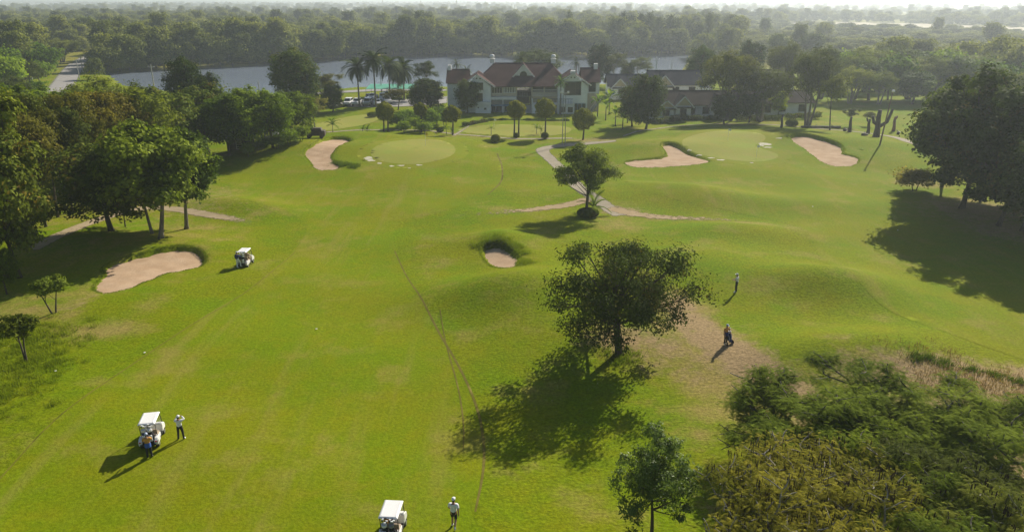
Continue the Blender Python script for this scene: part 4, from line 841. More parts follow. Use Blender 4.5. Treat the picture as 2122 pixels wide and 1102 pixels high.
TRIM = M_plain('pale_trim', (.76, .75, .72), .7, .08, 2); WOOD = M_plain('dark_wood', (.055, .04, .03), .7, .2, 2); BLUE = M_plain('blue_paint', (.05, .13, .24), .5, .12, 2); STEEL = M_plain('grey_steel', (.30, .30, .30), .45, .12, 3, metal=.6); CONC = M_plain('concrete', (.36, .34, .31), .9, .15, 1.5)
def M_glass(name, col=(.02, .025, .03)):
    t = NT(name); t.b.inputs['Base Color'].default_value = (*col, 1); t.b.inputs['Roughness'].default_value = .08; t.b.inputs['Specular IOR Level'].default_value = .6
    t.bump(t.noise(1.5, 2, .5, t.obj()), .05, .02); return t.m
GLASS = M_glass('window_glass')
GREENNET = M_plain('green_shade_net', (.05, .30, .20), .7, .12, .8); POOL_B = M_plain('pool_blue', (.10, .42, .60), .35, .15, .8)

def window(parent, x0, x1, z0, z1, y, cols=2, rows=1, fm=None, f=.09, glass=None):
    """frame proud of the wall with bars, and a pane behind the bars; faces -y"""
    m = MB(); fm = fm or TRIM
    m.bb(x0, x1, y - .10, y + .02, z0, z0 + f); m.bb(x0, x1, y - .10, y + .02, z1 - f, z1); m.bb(x0, x0 + f, y - .097, y + .02, z0 + f, z1 - f); m.bb(x1 - f, x1, y - .097, y + .02, z0 + f, z1 - f)
    for i in range(1, cols): xx = x0 + (x1 - x0) * i / cols; m.bb(xx - f * .4, xx + f * .4, y - .09, y, z0 + f, z1 - f)
    for i in range(1, rows): zz = z0 + (z1 - z0) * i / rows; m.bb(x0 + f, x1 - f, y - .085, y - .01, zz - f * .3, zz + f * .3)
    w = m.build('window', fm, parent); MB().bb(x0 + f, x1 - f, y - .05, y - .02, z0 + f, z1 - f).build('pane', glass or GLASS, w); return w
def railing(parent, x0, x1, y, z0, h, n, mat, bars='v', name='railing'):
    m = MB(); m.bb(x0, x1, y - .04, y + .04, z0 + h - .09, z0 + h); r = m.build(name, mat, parent)
    if bars == 'v':
        me = MB().bb(-.03, .03, -.02, .02, 0, h - .09).mesh('baluster', mat)
        for i in range(n): o = link('baluster', me, r); o.location = (x0 + (x1 - x0) * (i + .5) / n, y, z0)
    else:
        for i in range(n): MB().bb(x0, x1, y - .02, y + .02, z0 + (h - .1) * (i + .3) / n, z0 + (h - .1) * (i + .3) / n + .08).build('rail', mat, r)
    return r
def gable_roof(parent, xa, xc, xb, ze, za, y0, y1, mat, t=.16, name='roof', barge=True):
    """ridge runs along y at xc; slopes fall to xa and xb"""
    m = MB(); m.slab([(xa, y0, ze), (xc, y0, za), (xc, y1, za), (xa, y1, ze)], t); m.slab([(xc, y0, za), (xb, y0, ze), (xb, y1, ze), (xc, y1, za)], t); r = m.build(name, mat, parent)
    if barge:
        b = MB(); b.slab([(xa, y0 - .06, ze - .02), (xc, y0 - .06, za - .02), (xc, y0 - .01, za - .02), (xa, y0 - .01, ze - .02)], .28); b.slab([(xc, y0 - .06, za - .02), (xb, y0 - .06, ze - .02), (xb, y0 - .01, ze - .02), (xc, y0 - .01, za - .02)], .28); b.build('bargeboard', TRIM, r)
    return r
def side_roof(parent, x0, x1, yf, yb, ze, zr, mat, hip0=0.0, hip1=0.0, t=.16, name='roof'):
    """ridge runs along x; optional hipped ends"""
    ym = (yf + yb) / 2; m = MB(); a, b = (x0 + hip0, ym, zr), (x1 - hip1, ym, zr)
    m.slab([(x0, yf, ze), (x1, yf, ze), b, a], t); m.slab([(x1, yb, ze), (x0, yb, ze), a, b], t)
    if hip0: m.slab([(x0, yb, ze), (x0, yf, ze), a], t)
    if hip1: m.slab([(x1, yf, ze), (x1, yb, ze), b], t)
    r = m.build(name, mat, parent); MB().tube([a, b], .11, 6).build('ridge', mat, r); return r
def gable_wall(parent, x0, x1, xc, ze, za, y, mat, t=.2):
    m = MB(); m.add([(x0, y, ze), (x1, y, ze), (xc, y, za), (x0, y + t, ze), (x1, y + t, ze), (xc, y + t, za)], [(0, 1, 2), (5, 4, 3), (0, 3, 4, 1), (1, 4, 5, 2), (2, 5, 3, 0)]); return m.build('gable', mat, parent)

def clubhouse():
    g = G(1085, 232); s_ = 42.6; e = thing('clubhouse', 'long white clubhouse with red brown tiled roof and two front gables', 'building', (g.x, g.y, g.z - .1), 0)
    X = lambda zx: (zx - 1020) / s_; Z = lambda zy: (755 - zy) / s_
    def wall(x0, x1, y0, y1, z0, z1, m=W_WHITE): return MB().bb(x0, x1, y0, y1, z0, z1).build('wall', m, e)
    # left wing, left bay
    wall(X(250), X(432), 1.5, 9.5, 0, Z(478)); wall(X(434), X(692), -1.2, 10, 0, Z(492)); gable_wall(e, X(434), X(692), X(556), Z(492), Z(392), -1.2, W_WHITE)
    side_roof(e, X(238), X(470), .6, 10.4, Z(470), Z(352), R_RED, name='roof'); gable_roof(e, X(376), X(556), X(738), Z(492), Z(372), -1.9, 8, R_RED)
    MB().bb(X(248), X(282), 4.6, 5.6, Z(360), Z(310)).build('chimney', TRIM, e)
    window(e, X(492), X(616), Z(530), Z(458), -1.2, 3, 1, WOOD); window(e, X(492), X(610), Z(650), Z(560), -1.2, 3, 1, WOOD)
    for zx in (518, 552, 586): MB().cyl((X(zx), -1.26, Z(418)), (X(zx), -1.19, Z(418)), .17, n=12).build('vent', WOOD, e)
    wall(X(536), X(690), -2.2, -1.22, 0, Z(672)); MB().bb(X(530), X(694), -2.6, -1.23, Z(672), Z(640)).build('fascia', TRIM, e); window(e, X(620), X(650), Z(720), Z(695), -2.2, 1)
    MB().cyl((X(567), -2.26, Z(697)), (X(567), -2.19, Z(697)), .16, n=12).build('vent', WOOD, e)
    # middle, two storeys with the open hall
    wall(X(694), X(955), .6, 1.0, Z(600), Z(496), W_CREAM); wall(X(694), X(955), .6, 1.0, 0, Z(602), W_GREY); wall(X(1098), X(1358), .6, 1.0, 0, Z(496), W_CREAM)
    wall(X(694), X(955), 15, 15.3, 0, Z(496)); wall(X(1098), X(1358), 15, 15.3, 0, Z(496)); wall(X(957), X(1096), 14.9, 15.2, 0, Z(585)); wall(X(957), X(1096), 1.2, 14.8, Z(605), Z(597), CONC); wall(X(940), X(954), 1.02, 14.8, 0, Z(497)); wall(X(1099), X(1112), 1.02, 14.8, 0, Z(497))
    MB().bb(X(690), X(948), -1.0, .58, Z(626), Z(600)).build('balcony', TRIM, e)
    for zx in (686, 812, 940): MB().bb(X(zx - 5), X(zx + 5), -.95, -.72, 0, Z(627)).build('column', TRIM, e)
    window(e, X(698), X(806), Z(572), Z(508), .6, 4, 1, TRIM); w = window(e, X(815), X(940), Z(566), Z(508), .6, 1, 1, TRIM)
    for i in range(7): MB().bb(X(822 + i * 17), X(830 + i * 17), .42, .52, Z(564), Z(510)).build('slat', TRIM, w)
    MB().bb(X(690), X(948), -.98, -.8, Z(690), Z(672)).build('beam', BLUE, e)
    for a, b in ((698, 735), (742, 800), (830, 870), (878, 930)):
        window(e, X(a), X(b), Z(752), Z(688), .6, 2, 1, BLUE)
    for k in range(6): MB().bb(X(958), X(1096), -2.6 + k * .42, -2.18 + k * .42, 0, .28 * (k + 1)).build('step', CONC, e)
    railing(e, X(958), X(1096), .8, Z(600), 1.0, 8, WOOD)
    for zx in (1012, 1052): MB().bb(X(zx - 4), X(zx + 4), 14.7, 14.86, Z(584), Z(500)).build('post', TRIM, e)
    # balcony with rails, right terrace
    railing(e, X(1108), X(1358), -.2, Z(592), 1.45, 3, TRIM, 'h'); MB().bb(X(1104), X(1358), -.3, .58, Z(600), Z(588)).build('balcony', W_CREAM, e)
    window(e, X(1110), X(1220), Z(560), Z(505), .6, 3, 1, WOOD); window(e, X(1235), X(1350), Z(560), Z(505), .6, 3, 1, WOOD)
    MB().bb(X(1104), X(1520), -3.4, -1.3, Z(664), Z(652)).build('terrace', TRIM, e); railing(e, X(1106), X(1518), -3.3, Z(652), 1.1, 26, WOOD)
    wall(X(1104), X(1175), -3.2, -1.35, 0, Z(668)); wall(X(1355), X(1518), -3.2, -1.35, 0, Z(668))
    for a, b in ((1382, 1430), (1456, 1510)): window(e, X(a), X(b), Z(738), Z(685), -3.2, 2, 1, WOOD)
    for zx in (1104, 1240, 1362, 1512): MB().bb(X(zx - 5), X(zx + 5), -3.45, -3.2, 0, Z(603)).build('column', TRIM, e)
    wall(X(1178), X(1352), -1.6, -1.4, 0, Z(668), W_GREY)
    # right bay and wing
    wall(X(1360), X(1656), -1.2, 10, 0, Z(488)); gable_wall(e, X(1360), X(1656), X(1506), Z(488), Z(378), -1.2, W_WHITE); gable_roof(e, X(1322), X(1506), X(1692), Z(478), Z(358), -1.9, 8, R_RED)
    MB().bb(X(1482), X(1530), -1.6, -.6, Z(395), Z(345)).build('chimney', TRIM, e)
    window(e, X(1425), X(1590), Z(580), Z(447), -1.2, 3, 2, WOOD)
    for zx in (1455, 1490, 1524): MB().cyl((X(zx), -1.26, Z(408)), (X(zx), -1.19, Z(408)), .17, n=12).build('vent', WOOD, e)
    for a, b in ((1530, 1560), (1562, 1600), (1604, 1640)): window(e, X(a), X(b), Z(735), Z(660), -1.2, 1, 1, BLUE)
    wall(X(1658), X(1785), 1.5, 9.5, Z(575), Z(462)); wall(X(1658), X(1785), 1.5, 9.5, 0, Z(577), W_CREAM); side_roof(e, X(1600), X(1796), .6, 10.4, Z(460), Z(338), R_RED); MB().bb(X(1738), X(1776), 4.6, 5.6, Z(350), Z(295)).build('chimney', TRIM, e)
    window(e, X(1678), X(1748), Z(560), Z(470), 1.5, 2, 1, WOOD)
    st = MB(); st.slab([(X(1690), -1.4, .1), (X(1788), -1.4, Z(625)), (X(1788), .9, Z(625)), (X(1690), .9, .1)], .3); s2 = st.build('staircase', CONC, e); MB().tube([(X(1690), -1.3, 1.1), (X(1788), -1.3, Z(580))], .05, 6).build('handrail', TRIM, s2)
    # main roof, dormer, cupolas
    mr = side_roof(e, X(520), X(1500), -.8, 16.8, Z(498), Z(298), R_RED, 4.6, 4.6, name='roof')
    d = thing('dormer', None, None); d.parent = e
    del_keys = [k for k in ('label', 'category') if k in d.keys()]
    yd = 3.2; zb = Z(415)
    gable_wall(d, X(918), X(1122), X(1020), zb, Z(305), yd, W_WHITE); gable_roof(d, X(905), X(1020), X(1136), zb - .05, Z(290), yd - .5, 9.2, R_RED)
    MB().bb(X(918), X(1122), yd, yd + .2, zb - 1.4, zb - .01).build('wall', W_WHITE, d)
    m = MB(); n = 14; pts = [(X(1020) + .85 * math.cos(math.pi * i / n), zb + .35 + .85 * math.sin(math.pi * i / n)) for i in range(n + 1)] + [(X(1020) - .85, zb - .7), (X(1020) + .85, zb - .7)]
    m.add([(x, yd - .06, z) for x, z in pts] + [(x, yd + .02, z) for x, z in pts], [tuple(range(len(pts)))] + [(i, i + len(pts), (i + 1) % len(pts) + len(pts), (i + 1) % len(pts)) for i in range(len(pts))]); aw = m.build('arched_window', GLASS, d)
    MB().tube([(X(1020) + .92 * math.cos(math.pi * i / n), yd - .08, zb + .35 + .92 * math.sin(math.pi * i / n)) for i in range(n + 1)], .08, 5).build('window_frame', TRIM, aw)
    for zx in (697, 1330):
        c = MB(); c.bb(X(zx) - .55, X(zx) + .55, 7.4, 8.5, Z(300), Z(262)); c.box((X(zx), 7.95, Z(258)), (1.3, 1.3, .16)); q = c.build('cupola', TRIM, e)
        for dx in (-.35, .35):
            for dy in (-.35, .35): MB().bb(X(zx) + dx - .06, X(zx) + dx + .06, 7.95 + dy - .06, 7.95 + dy + .06, Z(254), Z(232)).build('post', TRIM, q)
        MB().ball((X(zx), 7.95, Z(232)), (.6, .6, .5), 12, 6).build('dome', TRIM, q, True)
    return e
clubhouse()

def bungalow(px, py, w, d, h, rh, label, roof, gables=(), rz=0.0, storeys=1, porch=True, depth_back=0):
    g = G(px, py); e = thing('bungalow', label, 'building', (g.x, g.y, g.z - .1), rz, 'bungalows beside the clubhouse')
    MB().bb(-w / 2, w / 2, 0, d, 0, h).build('wall', W_WHITE, e); side_roof(e, -w / 2 - .6, w / 2 + .6, -.8, d + .8, h - .1, h + rh, roof, .0, .0)
    for sx in (-1, 1):
        m = MB(); m.add([(sx * (w / 2 - .02), 0, h), (sx * (w / 2 - .02), d, h), (sx * (w / 2 - .02), d / 2, h + rh - .25), (sx * (w / 2 - .2), 0, h), (sx * (w / 2 - .2), d, h), (sx * (w / 2 - .2), d / 2, h + rh - .25)], [(0, 1, 2), (3, 5, 4), (0, 3, 4, 1), (1, 4, 5, 2), (2, 5, 3, 0)]); m.build('gable', W_CREAM, e)
    for gx, gw in gables:
        MB().bb(gx - gw / 2 + .5, gx + gw / 2 - .5, -2.2, -.02, 0, h - .05).build('wall', W_WHITE, e); gable_wall(e, gx - gw / 2 + .5, gx + gw / 2 - .5, gx, h - .05, h + rh * .72, -2.2, W_CREAM, .15); gable_roof(e, gx - gw / 2 - .2, gx, gx + gw / 2 + .2, h - .35, h + rh * .85, -3.0, d * .45, roof)
        window(e, gx - gw * .16, gx + gw * .16, h - 2.0, h - .75, -2.2, 2, 1, WOOD)
        MB().bb(gx - gw / 2 - .1, gx + gw / 2 + .1, -2.9, -2.22, h - .55, h - .3).build('awning', WOOD, e)
        if storeys == 2: window(e, gx - gw * .16, gx + gw * .16, .8, 2.2, -2.2, 2, 1, WOOD)
    n = int(w / 3.2)
    for i in range(n):
        x = -w / 2 + w * (i + .5) / n
        if all(abs(x - gx) > gw / 2 for gx, gw in gables):
            window(e, x - .8, x + .8, h - 2.2, h - .6, 0, 2, 1, WOOD)
            if storeys == 2: MB().bb(x - 1.4, x + 1.4, -1.4, -.02, h / 2 - .2, h / 2).build('balcony', TRIM, e); railing(e, x - 1.4, x + 1.4, -1.35, h / 2, .95, 8, WOOD); window(e, x - .8, x + .8, .4, 2.3, 0, 2, 1, WOOD)
    MB().bb(-w / 2 - .3, w / 2 + .3, -.9, -.05, 0, .25).build('plinth', CONC, e)
    return e
bungalow(1300, 205, 10, 8, 3.6, 2.6, 'slate roofed bungalow nearest to the clubhouse', R_DARK, [(-2.5, 4.5)])
bungalow(1398, 222, 12, 9, 5.6, 3.0, 'two storey slate roofed bungalow with a front gable', R_DARK, [(-3.4, 5)], storeys=2)
bungalow(1370, 246, 6, 6, 3.0, 1.9, 'small bungalow half hidden by the large dark tree', R_BROWN, [(.6, 4.6)])
bungalow(1447, 244, 13, 8, 3.1, 2.6, 'brown roofed bungalow with two front gables and porch', R_BROWN, [(-4, 4.4), (4, 4.4)])
bungalow(1568, 240, 9, 8, 3.0, 2.4, 'bungalow with white wall behind the grey green tree', R_BROWN)
bungalow(1640, 238, 9, 8, 3.0, 2.2, 'bungalow beside the small yellow green tree', R_BROWN)
bungalow(1600, 205, 11, 9, 4.2, 3.2, 'large brown roofed building behind the spreading trees', R_BROWN)
# the round blue and white emblem board on the first bungalow's front
g = G(1268, 208); e = thing('emblem_board', 'white board with a round blue emblem in front of first bungalow', 'sign', g)
MB().bb(-1.6, 1.6, 0, .12, 1.2, 2.9).build('board', W_WHITE, e); m = MB()
m.add([(.75 * math.cos(a), -.02, 2.05 + .62 * math.sin(a)) for a in (math.pi * 2 * i / 20 for i in range(20))], [tuple(range(20))]); m.build('emblem', BLUE, e)
for sx in (-1.4, 1.4): MB().bb(sx - .06, sx + .06, .13, .25, -.1, 2.8).build('post', STEEL, e)

# shade roofs of green net, pool, van shed, sheds
def canopy(px, py, w, d, h, label):
    g = G(px, py); e = thing('shade_roof', label, 'canopy', g, 0, 'green net shade roofs'); m = MB(); m.slab([(-w / 2, 0, h), (w / 2, 0, h), (w / 2, d, h + .5), (-w / 2, d, h + .5)], .06); m.build('roof', GREENNET, e)
    for x in (-w / 2 + .1, 0, w / 2 - .1):
        for y in (.1, d - .1): MB().cyl((x, y, -.1), (x, y, h + .4 * y / d), .05, n=6).build('post', STEEL, e)
canopy(793, 205, 9, 8, 2.6, 'long green net roof behind the tall palms'); canopy(842, 206, 4, 8, 2.7, 'short green net roof right of the tall palms'); canopy(1345, 196, 9, 10, 4.2, 'green net roof between the first two bungalows'); canopy(1441, 196, 3, 8, 4.6, 'narrow green net roof behind the two storey bungalow')
g = G(1432, 205); e = thing('swimming_pool', 'raised blue swimming pool with pale wall beside two storey bungalow', 'pool', g)
MB().bb(-2, 5.5, 0, .4, 0, 3.0).bb(-2, 5.5, 7, 7.4, 0, 3.0).bb(5.1, 5.5, .41, 6.99, 0, 3.0).bb(-2, -1.6, .41, 6.99, 0, 3.0).build('pool_wall', W_WHITE, e); m = MB(); m.add([(-1.6, .4, 2.7), (5.1, .4, 2.7), (5.1, 7, 2.7), (-1.6, 7, 2.7)], [(0, 1, 2, 3)]); m.build('pool_water', POOL_B, e); MB().bb(-2, 5.5, 7.5, 7.8, 3.0, 3.9).build('splash_board', POOL_B, e)
def hedge(p0, p1, h, w, label, mat=None):
    a, b = G(*p0), G(*p1); L = (b - a).length; rz = math.atan2(b.y - a.y, b.x - a.x); rs = np.random.default_rng(int(L * 10)); n = int(L * 260)
    C = np.column_stack([rs.uniform(0, L, n), rs.uniform(-w / 2, w / 2, n), rs.uniform(0, h, n) ** .8 * h ** .2]); C[:, 2] += .12 * np.sin(C[:, 0] * 2.3); N = np.column_stack([np.zeros(n), C[:, 1] * 3, C[:, 2]]) + rs.normal(size=(n, 3)) * .7
    V, F = leaves(C, N, .26, .15, rs); e = thing('hedge', label, 'hedge', a, rz, 'hedges in front of the bungalows'); link('foliage', np_mesh('foliage', V, F, mat or L_DEEP, fattr={'tint': np.clip(rs.normal(.4, .22, n), 0, 1)}), e)
    m = MB()
    for i in range(int(L)): m.tube([(i + .5, 0, -.1), (i + .5, .05, h * .8)], [.04, .02], 4)
    m.build('stem', BARK_D, e)
hedge((1360, 258), (1412, 248), 1.2, 1.2, 'dark hedge before the small half hidden bungalow'); hedge((1412, 250), (1500, 249), 1.2, 1.1, 'dark hedge along the front of the two gabled bungalow'); hedge((1522, 251), (1620, 250), 1.4, 1.3, 'dark hedge under the grey green spreading tree'); hedge((1628, 248), (1700, 246), 1.2, 1.2, 'dark hedge right of the small yellow green tree'); hedge((960, 262), (1010, 252), .7, 1.2, 'low dark hedge at the corner of practice green'); hedge((1010, 250), (1180, 250), .35, 1.6, 'very low green hedge between clubhouse and practice green', L_MID)
hedge((755, 213), (770, 213), 1.1, 1.2, 'short hedge between two parked cars'); hedge((690, 226), (720, 220), .6, 1.2, 'low hedge at the end of the car park')

# truck with white slatted side near the mound, and a dark shed
g = G(578, 292); e = thing('slatted_trailer', 'white slatted trailer parked among shrubs beyond the far mound', 'trailer', g, R(62)); MB().bb(-3, 3, -1.1, 1.1, .8, 1.0).build('bed', CONC, e); MB().bb(-3.1, 3.1, -1.25, 1.25, 2.5, 2.62).build('roof', W_GREY, e)
for i in range(10):
    for y in (-1.15, 1.15): MB().bb(-2.9 + i * .64, -2.5 + i * .64, y - .03, y + .03, 1.0, 2.1).build('slat', TRIM, e)
for x in (-2, 2):
    for y in (-1.0, 1.0): MB().cyl((x, y - .12, .42), (x, y + .12, .42), .42, n=14).build('wheel', WOOD, e)
for x in (-2.95, 2.95):
    for y in (-1.15, 1.15): MB().bb(x - .05, x + .05, y - .05, y + .05, 1.0, 2.5).build('post', TRIM, e)
g = G(497, 312); e = thing('shed', 'small dark timber shed under the trees at the grove end', 'shed', g, R(8)); MB().bb(-2, 2, 0, 3, 0, 2.1).build('wall', WOOD, e); gable_roof(e, -2.3, 0, 2.3, 2.0, 2.9, -.3, 3.3, M_plain('rusty_sheet', (.05, .04, .035), .7, .25, 2)); window(e, -.5, .5, .2, 1.8, 0, 1, 4, TRIM)
g = G(655, 286); e = thing('covered_cart', 'dark covered cart standing beside the bushy small palm', 'cart', g, R(5)); MB().box((0, 0, .9), (3.4, 1.6, .9)).build('body', WOOD, e, bevel=.15); MB().box((.3, 0, 1.55), (1.8, 1.4, .5), taper=.8).build('cover', WOOD, e, bevel=.1)
for x in (-1.1, 1.1):
    for y in (-.75, .75): MB().cyl((x, y - .1, .35), (x, y + .1, .35), .36, n=12).build('wheel', WOOD, e)
# far pale houses
for px, py, w, lab in ((1010, 42, 18, 'tiny pale house in the hazy woodland behind the clubhouse'), (330, 10, 30, 'long white shed on the horizon above the grove'), (375, 8, 20, 'white tower like shed on the horizon'), (960, 40, 14, 'tiny pale house left of the hazy clearing'), (560, 74, 9, 'small red roofed hut in the woodland across the lake')):
    g = flat(px, py); e = thing('far_house', lab, 'house', g); MB().bb(-w / 2, w / 2, 0, w * .5, 0, w * .3).build('wall', W_WHITE, e); side_roof(e, -w / 2 - .6, w / 2 + .6, -.6, w * .5 + .6, w * .3 - .1, w * .45, R_BROWN)

# ------------------------------------------------------------------ poles
POLE = M_plain('concrete_pole', (.42, .40, .37), .85, .12, 1.0)
def pole(px, by, ty, label, arm=True, z0=None, r=.12):
    g = G(px, by); h = zat(px, ty, g.y) - g.z; e = thing('utility_pole', label, 'pole', g, 0, 'utility poles'); MB().cyl((0, 0, -.3), (0, 0, h), r * 1.3, r * .8, 8).build('shaft', POLE, e)
    if arm: a = MB().bb(-.9, .9, -.06, .06, h - .75, h - .62).build('crossarm', POLE, e); [MB().cyl((x, 0, h - .62), (x, 0, h - .45), .05, n=6).build('insulator', W_WHITE, a) for x in (-.8, 0, .8)]
pole(323, 205, 134, 'tall pale pole against the lake above the grove', r=.16); pole(165, 165, 122, 'pole at the right kerb of the road'); pole(172, 150, 116, 'second pole along the right side of the road'); pole(182, 135, 110, 'third pole along the right side of the road'); pole(74, 200, 160, 'thin pole left of the road', False); pole(1357, 190, 118, 'pole on the lake shore between the bungalow roofs', r=.15); pole(1389, 185, 128, 'shorter pole on the lake shore right of the first', False); pole(538, 200, 168, 'short pole standing in the lake margin', False); pole(617, 212, 168, 'pole in front of the big dark shore tree', False); pole(791, 200, 160, 'thin pole between the tall palms', False); pole(945, 105, 68, 'white pole on the far bank above the palms', False); pole(1022, 104, 69, 'white pole on the far bank above the clubhouse', False)
# light mast of two tubes with floodlights
g = G(1168, 301); h = zat(1166, 193, g.y) - g.z; e = thing('light_mast', 'slim twin tube floodlight mast beside the path junction', 'mast', g)
for x in (-.28, .28): MB().cyl((x, 0, -.3), (x * .7, 0, h), .07, .05, 8).build('shaft', STEEL, e)
for i in range(9): MB().cyl((-.27, 0, h * (i + .5) / 9), (.27, 0, h * (i + 1) / 9), .025, n=5).build('brace', STEEL, e)
MB().bb(-.8, .8, -.06, .06, h - .1, h).build('crossarm', STEEL, e)
for x in (-.6, .6): MB().box((x, -.1, h + .15), (.36, .3, .34), rx=-.5).build('floodlight', TRIM, e, bevel=.04)
# leaning flood lamp pole
g = G(1823, 301); h = zat(1823, 190, g.y) - g.z; e = thing('lamp_pole', 'leaning rusty lamp pole with white head on the right mound', 'lamp post', g); e.rotation_euler = (0, R(5), 0); MB().cyl((0, 0, -.3), (0, 0, h), .15, .09, 8).build('shaft', M_plain('rusty_pole', (.20, .13, .09), .85, .25, 2), e)
MB().ball((0, -.12, h + .12), (.26, .3, .22), 10, 6).build('lamp_head', W_WHITE, e, True)
# pollarded trunks
def stump(px, by, ty, label, forks=(), r=.3, mat=BARK_D):
    g = G(px, by); h = zat(px, ty, g.y) - g.z; e = thing('pollarded_trunk', label, 'tree trunk', g, 0, 'pollarded trunks beside the path')
    MB().tube([(0, 0, -.3), (.05, 0, h * .3), (-.05, .05, h * .7), (.02, 0, h)], [r * 1.4, r, r * .85, r * .7], 9).build('trunk', mat, e, True)
    for a, z, L in forks: MB().tube([(0, 0, h * z), (math.cos(a) * L * .5, .1, h * z + L * .3), (math.cos(a) * L * .7, .1, h * z + L)], [r * .7, r * .6, r * .5], 7).build('stub', mat, e, True)
stump(1760, 274, 242, 'short pollarded trunk left of the group of trunks'); stump(1798, 277, 247, 'slim straight pollarded trunk', [(2.8, .8, .8)]); stump(1815, 284, 228, 'thick pollarded trunk with two raised stubs', [(0, .35, 3.4), (3.1, .45, 1.6)], .5); stump(1851, 272, 242, 'reddish pollarded trunk right of the lamp pole', [(.3, .85, .6)], .3, M_bark('red_bark', (.24, .11, .06))); stump(1619, 265, 238, 'short trunk with sprouting top by the bungalow path', [(1, .8, .6)], .24)
def log(px, py, L, rz, label):
    g = G(px, py); e = thing('felled_log', label, 'log', g + Vector((0, 0, .25)), rz, 'felled logs'); MB().tube([(-L / 2, 0, 0), (0, .1, .02), (L / 2, 0, 0)], [.3, .26, .22], 9).build('stem', BARK_G, e, True); MB().cyl((0, 0, .1), (.3, .5, .5), .09, .06, 6).build('stub', BARK_G, e)
log(1690, 266, 6, .05, 'long felled log beside the path under the tall tree'); log(1862, 278, 1.6, 1.0, 'short log lying right of the reddish trunk'); log(1792, 282, 1.2, .3, 'short log at the foot of the slim trunk'); log(1752, 272, 1.0, .8, 'short log by the leftmost pollarded trunk'); log(1725, 266, 3, 2.9, 'pale felled branch left of the pollarded trunks')

# ------------------------------------------------------------------ parked cars
PAINT = {'white': M_plain('white_car_paint', (.75, .75, .75), .25, .03, 1), 'silver': M_plain('silver_car_paint', (.45, .46, .48), .3, .03, 1, metal=.5), 'black': M_plain('black_car_paint', (.02, .02, .022), .25, .03, 1)}
TYRE = M_plain('tyre_rubber', (.02, .02, .02), .85, .2, 6); RIM = M_plain('wheel_rim', (.45, .45, .46), .35, .05, 4, metal=.7); LAMP = M_plain('lamp_lens', (.7, .7, .66), .2, .05, 4); REDL = M_plain('red_lens', (.45, .02, .02), .3, .05, 4)
def wheel(parent, x, y, r, w, name='wheel'):
    q = MB().cyl((x, y - w / 2, r), (x, y + w / 2, r), r, n=18).build(name, TYRE, parent, bevel=.03, seg=1); s_ = 1 if y > 0 else -1
    MB().cyl((x, y + s_ * (w / 2 - .02), r), (x, y + s_ * (w / 2 + .012), r), r * .62, n=14).build('rim', RIM, q); return q
def car(px, py, rz, kind, paint, label):
    g = G(px, py); e = thing('parked_car', label, 'car', (g.x, g.y, g.z + .1), rz, 'cars in the car park'); m = PAINT[paint]; L = 4.6 if kind != 'pickup' else 5.2
    prof = {'sedan': [(-2.3, .35), (2.25, .35), (2.3, .7), (2.2, .85), (1.0, .98), (-1.6, 1.0), (-2.3, .9)], 'suv': [(-2.3, .4), (2.25, .4), (2.3, .85), (2.15, 1.0), (1.1, 1.1), (-2.2, 1.12), (-2.3, .9)], 'pickup': [(-2.6, .5), (2.55, .5), (2.6, .95), (2.45, 1.1), (1.3, 1.18), (-2.6, 1.15)]}[kind]
    cab = {'sedan': [(1.0, .98), (.25, 1.45), (-1.0, 1.45), (-1.75, 1.0)], 'suv': [(1.1, 1.1), (.4, 1.75), (-1.9, 1.75), (-2.2, 1.12)], 'pickup': [(1.3, 1.18), (.6, 1.75), (-.7, 1.75), (-.95, 1.17)]}[kind]
    def rot(pr, w): return MB().add([(x, -w, z) for x, z in pr] + [(x, w, z) for x, z in pr], [tuple(range(len(pr) - 1, -1, -1)), tuple(range(len(pr), 2 * len(pr)))] + [(k, (k + 1) % len(pr), (k + 1) % len(pr) + len(pr), k + len(pr)) for k in range(len(pr))])
    rot(prof, .88).build('body', m, e, bevel=.1); c = rot(cab, .76).build('cabin', m, e, bevel=.06)
    (x0, z0), (x1, z1), (x2, z2), (x3, z3) = cab
    def ins(a, b, t): return (a[0] + (b[0] - a[0]) * t, a[1] + (b[1] - a[1]) * t)
    for a, b, nm in ((cab[0], cab[1], 'windscreen'), (cab[3], cab[2], 'rear_window')):
        p, q = ins(a, b, .12), ins(a, b, .9); s_ = .02 if nm == 'windscreen' else -.02; MB().add([(p[0] + s_, -.66, p[1] + .01), (p[0] + s_, .66, p[1] + .01), (q[0] + s_, .62, q[1] + .01), (q[0] + s_, -.62, q[1] + .01)], [(0, 1, 2, 3)]).build(nm, GLASS, e)
    for y in (-.775, .775): MB().add([(x0 - .25, y, z0 + .06), (x1 - .05, y, z1 - .1), (x2 + .05, y, z2 - .1), (x3 + .25, y, z3 + .06)], [(0, 1, 2, 3)]).build('side_window', GLASS, e)
    if kind == 'pickup': MB().bb(-2.5, -1.05, -.72, .72, 1.16, 1.19).build('bed_liner', TYRE, e)
    for x in (-1.4, 1.4):
        for y in (-.8, .8): wheel(e, x, y, .36, .22)
    hx = max(p[0] for p in prof); hz_ = .78 if kind == 'sedan' else .92
    for y in (-.62, .62): MB().box((hx - .06, y, hz_), (.12, .34, .16)).build('headlight', LAMP, e); MB().box((-hx + .02, y, hz_), (.08, .2, .26)).build('tail_light', REDL, e)
